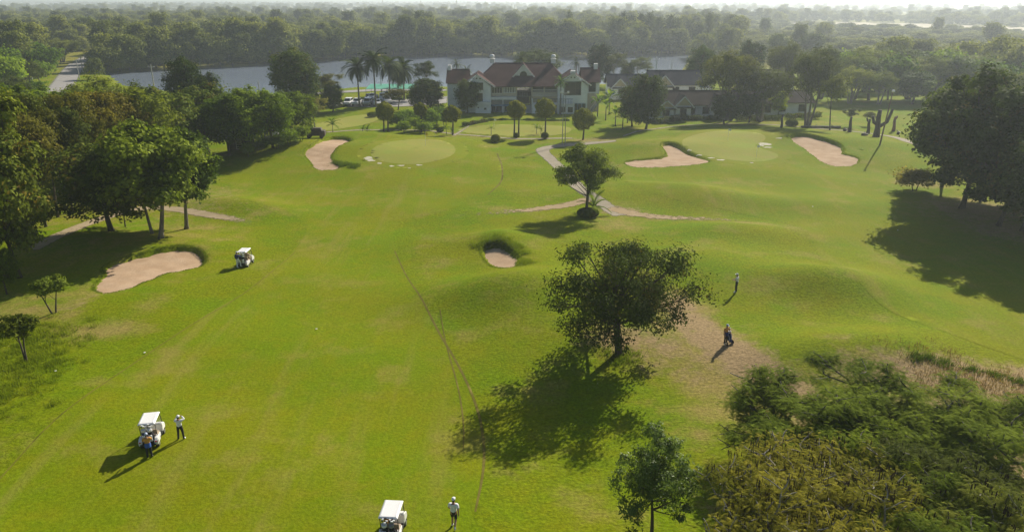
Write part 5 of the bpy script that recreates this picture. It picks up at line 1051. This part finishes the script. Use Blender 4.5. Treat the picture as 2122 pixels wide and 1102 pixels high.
for a in ((722, 219, R(-92), 'suv', 'white', 'leftmost white car in the front row by the small dark tree'), (741, 219, R(-95), 'pickup', 'white', 'white pickup at the foot of the leftmost tall palm'), (762, 219, R(-90), 'suv', 'silver', 'silver car in the front row between two palms'), (782, 219, R(-80), 'sedan', 'white', 'white car at the foot of the tallest palm'), (802, 215, R(-70), 'suv', 'white', 'white car behind the clipped forked tree'),
          (773, 208, R(-95), 'pickup', 'white', 'white pickup alone in the second row'), (793, 208, R(-80), 'suv', 'white', 'white car in the second row under the green net'), (800, 202, R(-80), 'sedan', 'white', 'white car in the back row under the green net'), (816, 203, R(-75), 'suv', 'white', 'white car half hidden by palm trunks at the back'), (765, 207, R(-90), 'sedan', 'black', 'black car tucked behind the white pickup')):
    car(*a)
# ------------------------------------------------------------------ golf carts, bags, people
CART_W = M_plain('cart_white_plastic', (.78, .77, .74), .35, .04, 2); BEIGE = M_plain('cart_beige_vinyl', (.42, .33, .24), .6, .12, 4); BLACKP = M_plain('black_plastic', (.018, .018, .02), .5, .15, 6)
t = NT('clear_screen'); t.b.inputs['Base Color'].default_value = (.8, .85, .85, 1); t.b.inputs['Roughness'].default_value = .05; t.b.inputs['Alpha'].default_value = .22; SCREEN = t.m
SKIN = M_plain('skin', (.36, .20, .125), .6, .08, 8); HAIR = M_plain('dark_hair', (.015, .012, .01), .6, .2, 10)
CLOTH = {k: M_plain(k + '_cloth', c, .85, .1, 10, bump=.15) for k, c in {'white': (.74, .74, .75), 'navy': (.02, .035, .15), 'black': (.018, .018, .022), 'orange': (.55, .27, .06), 'blue': (.03, .09, .36), 'grey': (.25, .25, .27), 'tan': (.42, .32, .2), 'pale_blue': (.45, .52, .66)}.items()}

def golf_bag(loc, rz, tilt, cols, label, group='golf bags', h=.85, n=5):
    e = thing('golf_bag', label, 'golf bag', loc, rz, group); e.rotation_euler = (tilt, 0, rz); a, b = CLOTH[cols[0]], CLOTH[cols[1]]
    MB().tube([(0, 0, 0), (0, 0, .06), (0, 0, h * .6), (0, 0, h)], [.11, .125, .12, .125], 12).build('bag_body', a, e, True); MB().tube([(0, 0, h - .12), (0, 0, h + .015)], [.137, .137], 12).build('collar', b, e)
    MB().box((0, -.13, .3), (.2, .1, .42)).build('pocket', b, e, bevel=.03); MB().box((.13, 0, .34), (.09, .15, .36)).build('pocket', a, e, bevel=.03); MB().tube([(0, .13, .25), (0, .2, .45), (0, .14, .7)], .018, 6).build('strap', b, e)
    for i in range(n):
        q = 6.28 * i / n; x, y = .07 * math.cos(q), .07 * math.sin(q); L = h + random.uniform(.14, .3); c = MB().cyl((x, y, .3), (x * 1.5, y * 1.5, L), .008, n=5).build('club', STEEL, e)
        MB().box((x * 1.5 + .03, y * 1.5, L + .02), (.11, .06, .06)).build('club_head', BLACKP if i % 2 else W_WHITE, c, bevel=.02)
    return e

def golf_cart(px, py, rz, label, bags):
    g = G(px, py); e = thing('golf_cart', label, 'golf cart', g, rz, 'golf carts on the fairway', (.87,) * 3)
    MB().extr([(-1.1, .30), (.95, .30), (.95, .38), (-1.1, .38)], -.56, .56).build('floor_pan', BLACKP, e)
    b = MB(); b.extr([(.5, .34), (1.16, .34), (1.24, .5), (1.12, .76), (.82, .95), (.62, 1.0), (.5, .92)], -.58, .58); b.build('front_cowl', CART_W, e, bevel=.07)
    b = MB(); b.extr([(-.62, .384), (.02, .384), (.02, .64), (-.62, .66)], -.54, .54); b.build('seat_base', CART_W, e, bevel=.03)
    for s_ in (-1, 1): MB().extr([(-1.2, .34), (-.45, .34), (-.38, .62), (-.55, .78), (-1.0, .78), (-1.22, .62)], s_ * .38 if s_ > 0 else -.62, .62 if s_ > 0 else -.38).build('rear_fender', CART_W, e, bevel=.06)
    MB().bb(-.37, .37, -1.18, -.63, .45, .52).build('bag_well', BLACKP, e); MB().bb(-.5, .5, -1.26, -1.19, .36, .46).build('bumper', BLACKP, e)
    MB().box((0, -.28, .72), (1.02, .5, .13)).build('seat', BEIGE, e, bevel=.05); MB().box((0, -.58, 1.02), (1.02, .1, .36), rx=.14).build('seat_back', BEIGE, e, bevel=.04)
    MB().tube([(-.5, -.64, .66), (-.5, -.7, .95), (.5, -.7, .95), (.5, -.64, .66)], .018, 6).build('bag_rail', BLACKP, e)
    r = MB(); r.add([(-.56, -1.0, 1.80), (.56, -1.0, 1.80), (.56, .66, 1.80), (-.56, .66, 1.80), (-.47, -.9, 1.885), (.47, -.9, 1.885), (.47, .56, 1.885), (-.47, .56, 1.885)], [(3, 2, 1, 0), (4, 5, 6, 7), (0, 1, 5, 4), (1, 2, 6, 5), (2, 3, 7, 6), (3, 0, 4, 7)]); ro = r.build('roof', CART_W, e, bevel=.035)
    for x in (-.4, .4): MB().bb(x - .02, x + .02, -.82, .52, 1.886, 1.90).build('roof_ridge', CART_W, ro)
    for s_ in (-1, 1):
        MB().tube([(s_ * .52, .78, .95), (s_ * .52, .62, 1.5), (s_ * .5, .5, 1.81)], .024, 6).build('roof_post', BLACKP, e); MB().tube([(s_ * .5, -.66, .7), (s_ * .5, -.74, 1.2), (s_ * .5, -.82, 1.81)], .024, 6).build('roof_post', BLACKP, e)
    MB().add([(-.5, .77, .97), (.5, .77, .97), (.48, .5, 1.78), (-.48, .5, 1.78)], [(0, 1, 2, 3)]).build('windscreen', SCREEN, e)
    st = MB().tube([(-.26 + .17 * math.cos(a), .36 + .06 * math.sin(a), 1.0 + .15 * math.sin(a)) for a in (6.2832 * i / 14 for i in range(15))], .016, 5).build('steering_wheel', BLACKP, e); MB().cyl((-.26, .6, .8), (-.26, .36, 1.0), .02, n=6).build('column', BLACKP, st)
    for x in (-.5, .5):
        for y in (-.8, .8): wheel_y(e, x, y, .23, .19)
    for s_ in (-.38, .38): MB().box((s_, 1.15, .62), (.2, .08, .12)).build('headlight', LAMP, e, bevel=.02)
    for s_ in (-.5, .5): MB().box((s_, -1.2, .6), (.12, .05, .08)).build('tail_light', REDL, e)
    M = Matrix.Translation(g) @ Matrix.Rotation(rz, 4, 'Z') @ Matrix.Scale(.87, 4)
    for (x, cols, lab) in bags: golf_bag(M @ Vector((x, -.93, .53)), rz + 3.14 * 0, R(8), cols, lab)
    return e, M
def wheel_y(parent, x, y, r, w):
    q = MB().cyl((x - w / 2, y, r), (x + w / 2, y, r), r, n=18).build('wheel', TYRE, parent, bevel=.03, seg=1); s_ = 1 if x > 0 else -1
    MB().cyl((x + s_ * (w / 2 - .02), y, r), (x + s_ * (w / 2 + .01), y, r), r * .58, n=14).build('rim', RIM, q)

def person(loc, rz, label, shirt, legs, cap, J=None, shorts=False, sleeves='short', shoes='white', face=(0, 1), h=1.7, apron=None):
    """one continuous body grown over a posed skeleton; clothes are shells over it. Faces +y; x to its right"""
    B = dict(pelvis=(0, 0, .95), waist=(0, 0, 1.1), chest=(0, 0, 1.28), neck=(0, .0, 1.46), skull=(0, .02, 1.54), hip_l=(-.1, 0, .92), knee_l=(-.11, .03, .5), ankle_l=(-.12, -.02, .09), toe_l=(-.14, .16, .045), hip_r=(.1, 0, .92), knee_r=(.11, .03, .5), ankle_r=(.12, -.02, .09), toe_r=(.14, .16, .045),
             sho_l=(-.19, 0, 1.40), elb_l=(-.25, -.03, 1.13), wri_l=(-.26, .08, .88), hand_l=(-.26, .11, .80), sho_r=(.19, 0, 1.40), elb_r=(.25, -.03, 1.13), wri_r=(.26, .08, .88), hand_r=(.26, .11, .80))
    B.update(J or {}); names = list(B)
    E = [('pelvis', 'waist'), ('waist', 'chest'), ('chest', 'neck'), ('neck', 'skull')] + [(a + s_, b + s_) for s_ in ('_l', '_r') for a, b in (('hip', 'knee'), ('knee', 'ankle'), ('ankle', 'toe'), ('sho', 'elb'), ('elb', 'wri'), ('wri', 'hand'))] + [('pelvis', 'hip_l'), ('pelvis', 'hip_r'), ('chest', 'sho_l'), ('chest', 'sho_r')]
    rad = dict(pelvis=(.15, .115), waist=(.14, .105), chest=(.165, .115), neck=(.06, .06), skull=(.06, .06), hip=(.092, .095), knee=(.062, .062), ankle=(.045, .05), toe=(.045, .03), sho=(.075, .07), elb=(.047, .047), wri=(.033, .03), hand=(.042, .022))
    me = bpy.data.meshes.new('skeleton'); me.from_pydata([B[n] for n in names], [(names.index(a), names.index(b)) for a, b in E], []); tmp = bpy.data.objects.new('skeleton', me); COL.objects.link(tmp)
    sk = tmp.modifiers.new('skin', 'SKIN'); sk.use_smooth_shade = True; tmp.modifiers.new('sub', 'SUBSURF').levels = 2; tmp.modifiers['sub'].render_levels = 2
    for i, n in enumerate(names):
        v = me.skin_vertices[0].data[i]; v.radius = rad[n.split('_')[0]]; v.use_root = n == 'pelvis'
    dg = bpy.context.evaluated_depsgraph_get(); dg.update(); bm_ = bpy.data.meshes.new_from_object(tmp.evaluated_get(dg)); bpy.data.objects.remove(tmp)
    V = np.array([v.co[:] for v in bm_.vertices]); N = np.array([v.normal[:] for v in bm_.vertices]); F = [tuple(p.vertices) for p in bm_.polygons]; bpy.data.meshes.remove(bm_)
    cen = np.array([V[list(f)].mean(0) for f in F]); best = np.full(len(F), 1e9); who = np.zeros(len(F), int); par = np.zeros(len(F))
    for k, (a, b) in enumerate(E):
        A, D = np.array(B[a]), np.array(B[b]) - np.array(B[a]); t_ = np.clip(((cen - A) @ D) / (D @ D), 0, 1); d = np.linalg.norm(cen - A - t_[:, None] * D, axis=1) / np.mean(rad[a.split('_')[0]]); u = d < best; best[u] = d[u]; who[u] = k; par[u] = t_[u]
    def seg(k): return E[k][0].split('_')[0] + '-' + E[k][1].split('_')[0]
    cls = []
    for i in range(len(F)):
        s_ = seg(who[i]); p = par[i]
        if s_ in ('pelvis-waist',): cls.append('shirt' if p > .3 else 'legs')
        elif s_ in ('waist-chest', 'chest-sho', 'chest-neck'): cls.append('skin' if s_ == 'chest-neck' and p > .75 else 'shirt')
        elif s_ == 'sho-elb': cls.append('shirt' if (sleeves == 'long' or p < .6) else 'skin')
        elif s_ == 'elb-wri': cls.append('shirt' if sleeves == 'long' and p < .9 else 'skin')
        elif s_ in ('pelvis-hip', 'hip-knee'): cls.append('legs' if (not shorts or p < .85) else 'skin')
        elif s_ == 'knee-ankle': cls.append('skin' if shorts and p < .85 else 'socks' if shorts else 'legs')
        elif s_ == 'ankle-toe': cls.append('shoes')
        else: cls.append('skin')
    cls = np.array(cls); e = thing('person', label, 'person', loc, rz, None, (h / 1.72,) * 3)
    m = MB(); m.v = [tuple(v) for v in V]; m.f = list(F)
    hc = Vector((B['skull'][0], B['skull'][1] + .015, B['skull'][2] + .075)); fy = Vector((face[0], face[1], 0)).normalized(); fx = Vector((fy.y, -fy.x, 0))
    hm = Matrix((fx, fy, Vector((0, 0, 1)))).transposed()
    m.ball(hc, (.078, .097, .122), 14, 10, hm); m.add([hc + fy * .088 + Vector((0, 0, .02)), hc + fy * .118 - Vector((0, 0, .022)), hc + fy * .09 + fx * .018 - Vector((0, 0, .028)), hc + fy * .09 - fx * .018 - Vector((0, 0, .028))], [(0, 1, 2), (0, 3, 1), (1, 3, 2), (0, 2, 3)])
    for s_ in (-1, 1): m.ball(hc + fx * .08 * s_ - Vector((0, 0, .005)), (.012, .022, .032), 6, 5, hm)
    for sd in ('_l', '_r'):   # five fingers on each hand
        w, hd = Vector(B['wri' + sd]), Vector(B['hand' + sd]); d = (hd - w).normalized(); a, b = frame(d); s_ = 1 if sd == '_r' else -1
        for k, L in enumerate((.062, .075, .08, .072)):
            o = hd + a * (k - 1.5) * .019; m.tube([o, o + d * L * .55 + b * .008, o + d * L + b * .03], [.0095, .0085, .006], 5)
        o = w + d * .03 + a * .036 * s_; m.tube([o, o + d * .03 + a * .025 * s_, o + d * .06 + a * .03 * s_], [.011, .01, .007], 5)
    m.build('body', SKIN, e, True)
    def shell(nm, keys, mat, off):
        idx = [i for i in range(len(F)) if cls[i] in keys]
        if not idx: return
        used = sorted({v for i in idx for v in F[i]}); mp = {v: j for j, v in enumerate(used)}; q = MB(); q.v = [tuple(V[v] + N[v] * off) for v in used]; q.f = [tuple(mp[v] for v in F[i]) for i in idx]; return q.build(nm, mat, e, True)
    shell('trousers' if not shorts else 'shorts', ('legs',), CLOTH[legs], .012); sh = shell('shirt', ('shirt',), CLOTH[shirt], .017); shell('shoe', ('shoes',), CLOTH[shoes], .012); shell('sock', ('socks',), CLOTH['white'], .006)
    if apron: q = MB(); q.tube([(0, 0, .80), (0, 0, .95), (0, .0, 1.1)], [.19, .185, .16], 14, False); q.build('waist_apron', CLOTH[apron], e, True)
    q = MB(); q.ball(hc + Vector((0, 0, .012)) - fy * .012, (.084, .1, .122), 12, 8, hm); q.v = [tuple(Vector(v) if (Vector(v) - hc).dot(fy) < .035 or v[2] > hc.z + .05 else hc + (Vector(v) - hc) * .8) for v in q.v]; q.build('hair', HAIR, e, True)
    if cap:
        q = MB(); n = 14; rings = [(.0, .1), (.05, .098), (.095, .07), (.115, .02)]; vs = []
        for z, r in rings: vs += [hc + Vector((0, 0, .035 + z)) + (fx * math.cos(6.2832 * i / n) * r * .92 + fy * math.sin(6.2832 * i / n) * r * 1.1) for i in range(n)]
        q.add(vs, [(j * n + i, j * n + (i + 1) % n, (j + 1) * n + (i + 1) % n, (j + 1) * n + i) for j in range(3) for i in range(n)] + [tuple(range(3 * n, 4 * n))]); c = q.build('cap', CLOTH[cap], e, True)
        MB().prism([((fx * x + fy * y + hc).x, (fx * x + fy * y + hc).y) for x, y in ((-.075, .08), (-.07, .15), (-.03, .185), (.03, .185), (.07, .15), (.075, .08))], hc.z + .036, hc.z + .048).build('peak', CLOTH[cap], c)
    for s_ in (-1, 1): MB().ball(hc + fy * .09 + fx * s_ * .032 + Vector((0, 0, .012)), .011, 6, 4).build('eye', HAIR, e)
    return e

# cart by the left fairway edge line with its caddie, and the player shading his eyes
c1, M1 = golf_cart(318, 912, R(12), 'white golf cart in the left foreground beside two people', [(-.2, ('navy', 'white'), 'navy golf bag on the back of the left foreground cart'), (.19, ('black', 'white'), 'black golf bag on the back of the left foreground cart')])
g = G(311, 948); person(g, R(25), 'person in orange top and blue waist cloth standing behind golf cart', 'orange', 'black', 'pale_blue', dict(elb_l=(-.24, .12, 1.16), wri_l=(-.16, .33, 1.12), hand_l=(-.13, .40, 1.12), elb_r=(.24, .12, 1.16), wri_r=(.17, .33, 1.14), hand_r=(.14, .40, 1.14)), apron='blue', h=1.6)
g = G(376, 910); person(g, R(8), 'person in white shirt and black trousers raising both hands to the face', 'white', 'black', 'white', dict(elb_l=(-.28, .14, 1.30), wri_l=(-.13, .24, 1.52), hand_l=(-.09, .21, 1.60), elb_r=(.32, .12, 1.42), wri_r=(.15, .22, 1.58), hand_r=(.10, .19, 1.63), ankle_l=(-.17, -.02, .09), toe_l=(-.21, .15, .045), knee_l=(-.14, .03, .5), ankle_r=(.17, -.02, .09), toe_r=(.21, .15, .045), knee_r=(.14, .03, .5)), sleeves='long', h=1.6)
c2, M2 = golf_cart(815, 1106, R(-4), 'white golf cart cut by the bottom edge of the picture', [(-.2, ('black', 'white'), 'black golf bag with pale pocket on the bottom edge cart'), (.2, ('black', 'grey'), 'black and grey golf bag on the bottom edge cart')])
person(M2 @ Vector((-.28, -.18, -.16)), R(-4), 'person in orange shirt seated under the roof of bottom cart', 'orange', 'black', None, dict(hip_l=(-.1, 0, .95), hip_r=(.1, 0, .95), knee_l=(-.13, .42, .93), knee_r=(.13, .42, .93), ankle_l=(-.13, .48, .58), ankle_r=(.13, .48, .58), toe_l=(-.14, .64, .54), toe_r=(.14, .64, .54), elb_l=(-.26, .1, 1.12), wri_l=(-.14, .38, 1.16), hand_l=(-.12, .45, 1.18), elb_r=(.26, .1, 1.12), wri_r=(.12, .38, 1.16), hand_r=(.1, .45, 1.18)), h=1.62)
g = G(941, 1093); person(g, R(-8), 'person in white shirt and black shorts walking away near bottom edge', 'white', 'black', 'white', dict(knee_l=(-.1, .16, .52), ankle_l=(-.1, .06, .10), toe_l=(-.11, .24, .05), knee_r=(.1, .0, .50), ankle_r=(.1, -.30, .22), toe_r=(.1, -.20, .06), elb_l=(-.25, .06, 1.14), wri_l=(-.24, .24, .96), hand_l=(-.24, .30, .90), elb_r=(.26, -.12, 1.15), wri_r=(.28, -.12, .90), hand_r=(.28, -.10, .82)), shorts=True, h=1.74)
c3, M3 = golf_cart(510, 549, R(-2), 'white golf cart beyond the large left bunker', [(.18, ('black', 'white'), 'black golf bag on the cart beside the large bunker'), (-.12, ('black', 'tan'), 'black and tan golf bag on the cart beside the large bunker')])
g = G(494, 556); person(g, R(-30), 'person in dark blue top and white trousers boarding the far cart', 'navy', 'white', 'white', dict(elb_r=(.27, .16, 1.2), wri_r=(.25, .38, 1.2), hand_r=(.24, .45, 1.2), knee_r=(.13, .24, .58), ankle_r=(.12, .2, .2), toe_r=(.13, .38, .16)), sleeves='long')
person(M3 @ Vector((.27, -.2, -.16)), R(-2), 'person in pale shirt seated in the cart beside the bunker', 'tan', 'tan', 'white', dict(hip_l=(-.1, 0, .95), hip_r=(.1, 0, .95), knee_l=(-.13, .42, .93), knee_r=(.13, .42, .93), ankle_l=(-.13, .48, .58), ankle_r=(.13, .48, .58), toe_l=(-.14, .64, .54), toe_r=(.14, .64, .54), elb_l=(-.26, .1, 1.12), wri_l=(-.14, .38, 1.16), hand_l=(-.12, .45, 1.18), elb_r=(.26, .1, 1.12), wri_r=(.12, .38, 1.16), hand_r=(.1, .45, 1.18)))
g = G(1525, 606); person(g, R(60), 'person in white shirt and dark trousers standing alone on the right', 'white', 'black', 'white', dict(elb_l=(-.24, .08, 1.15), wri_l=(-.12, .30, 1.14), hand_l=(-.07, .36, 1.13), elb_r=(.24, .08, 1.15), wri_r=(.12, .30, 1.16), hand_r=(.07, .36, 1.15)), h=1.74)
g = G(1503, 713); person(g, R(-150), 'person in orange vest and dark trousers pulling a golf trolley', 'orange', 'black', 'pale_blue', dict(elb_l=(-.24, .1, 1.15), wri_l=(-.2, .28, 1.0), hand_l=(-.2, .35, .97), elb_r=(.26, .0, 1.14), wri_r=(.27, .12, .90), hand_r=(.27, .16, .83)), apron='navy', h=1.62)
g = G(1511, 714); e = thing('golf_trolley', 'two wheeled golf trolley beside the person in orange vest', 'trolley', g, R(-150)); MB().tube([(0, .05, .2), (0, -.12, .7), (0, -.3, 1.02)], .02, 6).build('frame', STEEL, e); MB().cyl((-.09, -.31, 1.02), (.09, -.31, 1.02), .02, n=6).build('handle', BLACKP, e); MB().cyl((-.3, 0, .17), (.3, 0, .17), .014, n=6).build('axle', STEEL, e)
for x in (-.3, .3): wheel_y(e, x, 0, .17, .05)
golf_bag(g + Vector((.12, .1, .16)), R(-150), R(16), ('navy', 'white'), 'navy and white golf bag strapped on the trolley')

# ------------------------------------------------------------------ flags and small things on the course
FLAGM = {'yellow': M_plain('yellow_flag', (.72, .52, .02), .7, .08, 3), 'white': W_WHITE, 'red': M_plain('red_flag', (.5, .04, .03), .7, .08, 3)}
def flag(px, py, h, col, label):
    g = G(px, py); e = thing('flagstick', label, 'flag', g + Vector((0, 0, .06)), 0, 'flagsticks'); MB().cyl((0, 0, 0), (0, 0, h), .018, n=6).build('stick', W_WHITE, e); q = MB(); n = 6
    q.add([(i * .09, .03 * math.sin(i * 1.4), h - .02 - s_ * .34 - .01 * i) for i in range(n) for s_ in (0, 1)], [(2 * i, 2 * i + 1, 2 * i + 3, 2 * i + 2) for i in range(n - 1)]); q.build('cloth', FLAGM[col], e)
flag(902, 284, .9, 'yellow', 'short yellow flag behind the left putting green'); flag(882, 303, 2.1, 'yellow', 'flagstick on the left putting green'); flag(1508, 292, 2.1, 'white', 'flagstick at the back of the right putting green'); flag(1567, 328, 2.1, 'white', 'flagstick at the front of the right putting green'); flag(1024, 263, 1.6, 'white', 'flagstick on the practice green before the clubhouse'); flag(1110, 270, 1.2, 'white', 'short flagstick on practice green near the lollipop tree')
for i, (px, py) in enumerate(((656, 683), (1684, 429), (116, 770), (300, 732), (1860, 478))):
    g = G(px, py); e = thing('yardage_marker', ['white marker plate lying on the middle of left fairway', 'white marker plate on the right fairway', 'white marker at the left rough edge', 'white marker on the left fairway edge', 'pale plate in the shadow of the right grove', 'small marker plate on the upper fairway', 'lower white marker on the left fairway edge'][i], 'marker', g + Vector((0, 0, .05)), .3 * i); MB().box((0, 0, .03), (.14, .1, .04)).build('plate', W_WHITE, e, bevel=.012)

# ------------------------------------------------------------------ longer grass on the bunker faces
def tufts(name, centres, n, spread, L, label, seed, bank=None, mat=None):
    rs = np.random.default_rng(seed); c = np.array(centres)[rs.integers(0, len(centres), n)]; xy = c + rs.normal(size=(n, 2)) * spread
    if bank is not None: keep = sdist(BUNK[bank][0], xy[:, 0], xy[:, 1]) < .05; xy = xy[keep]; n = len(xy)
    z = Hc(xy[:, 0], xy[:, 1]); b = np.column_stack([xy, z - .02]); a = rs.uniform(0, 6.28, n); w = np.column_stack([np.cos(a), np.sin(a), np.zeros(n)]) * .022; l = L * rs.uniform(.5, 1.2, n)
    tip = b + np.column_stack([rs.normal(0, .35, n) * l, rs.normal(-.15, .35, n) * l, l]); V = np.stack([b - w, b + w, tip + w * .2, tip - w * .2], 1).reshape(-1, 3)
    o = link(name, np_mesh(name, V, np.arange(n * 4).reshape(n, 4), mat or L_TUFT, fattr={'tint': np.clip(rs.normal(.45, .25, n), 0, 1)})); tag(o, label, 'grass', kind='stuff')
L_TUFT = M_leaf('long_grass', (.060, .105, .006), (.165, .20, .015), .4, .7, spec=.03)
for k, lab in (('a', 'ragged longer grass around the large left bunker'), ('b', 'ragged longer grass around the small middle bunker'), ('c', 'ragged longer grass around the far left bunker'), ('d', 'ragged longer grass around the middle greenside bunker'), ('e', 'ragged longer grass around the far right bunker')):
    tufts('long_grass', expand(resample(BUNK[k][0], .25), .25), 4000, .14, .08, lab, 7 + ord(k), k)
def around(px, n, r, seed):
    rs = np.random.default_rng(seed); return [q + rs.normal(size=2) * r for q in [np.array(G(*p)[:2]) for p in px] for _ in range(n)]
tufts('long_grass', around([(1005, 505), (1025, 502), (1045, 505), (1060, 512), (1072, 525), (1082, 545)], 40, .5, 3), 11000, .25, .26, 'tall dark grass on the bank behind the small middle bunker', 41)
tufts('long_grass', around([(705, 340), (722, 342), (735, 346), (690, 343)], 20, .5, 4), 3000, .2, .4, 'tall dark grass right of the far left bunker', 42)
tufts('long_grass', around([(30, 690), (60, 720), (20, 740), (90, 745), (10, 780), (50, 770), (100, 700), (20, 820)], 40, 1.8, 5), 12000, .25, .28, 'tall weedy grass at the left picture edge', 43)
tufts('long_grass', around([(1900, 742), (1930, 745), (1960, 752), (2010, 765), (2060, 778), (2110, 790)], 20, .3, 6), 1800, .15, .25, 'tall dark grass on the bank above the lower right thicket', 44)
tufts('dry_weeds', around([(1960, 770), (2020, 785), (2080, 800), (2000, 800), (2110, 815), (1930, 765)], 30, 1.8, 8), 3000, .4, .22, 'dry brown weeds on the bare reddish earth', 45, mat=M_leaf('dry_weed', (.12, .085, .03), (.26, .19, .08), .2, .8, spec=.02))
tufts('long_grass', around([(1270, 740), (1300, 742), (1285, 748), (1310, 735)], 12, .5, 9), 900, .2, .25, 'grass around the foot of the large spreading tree', 46)
# ------------------------------------------------------------------ the morning haze
hz = bpy.data.materials.new('haze_air'); hz.use_nodes = True; hz.node_tree.nodes.clear()
ho = hz.node_tree.nodes.new('ShaderNodeOutputMaterial'); hv = hz.node_tree.nodes.new('ShaderNodeVolumePrincipled'); hz.node_tree.links.new(hv.outputs[0], ho.inputs['Volume'])
hv.inputs['Color'].default_value = (.82, .91, 1.0, 1); hv.inputs['Density'].default_value = .00036; hv.inputs['Anisotropy'].default_value = .55
b = MB().bb(-9100, 9100, -400, 9400, -6, 34).build('haze', hz); tag(b, 'pale morning haze over the whole course and woodland', 'haze', kind='stuff')
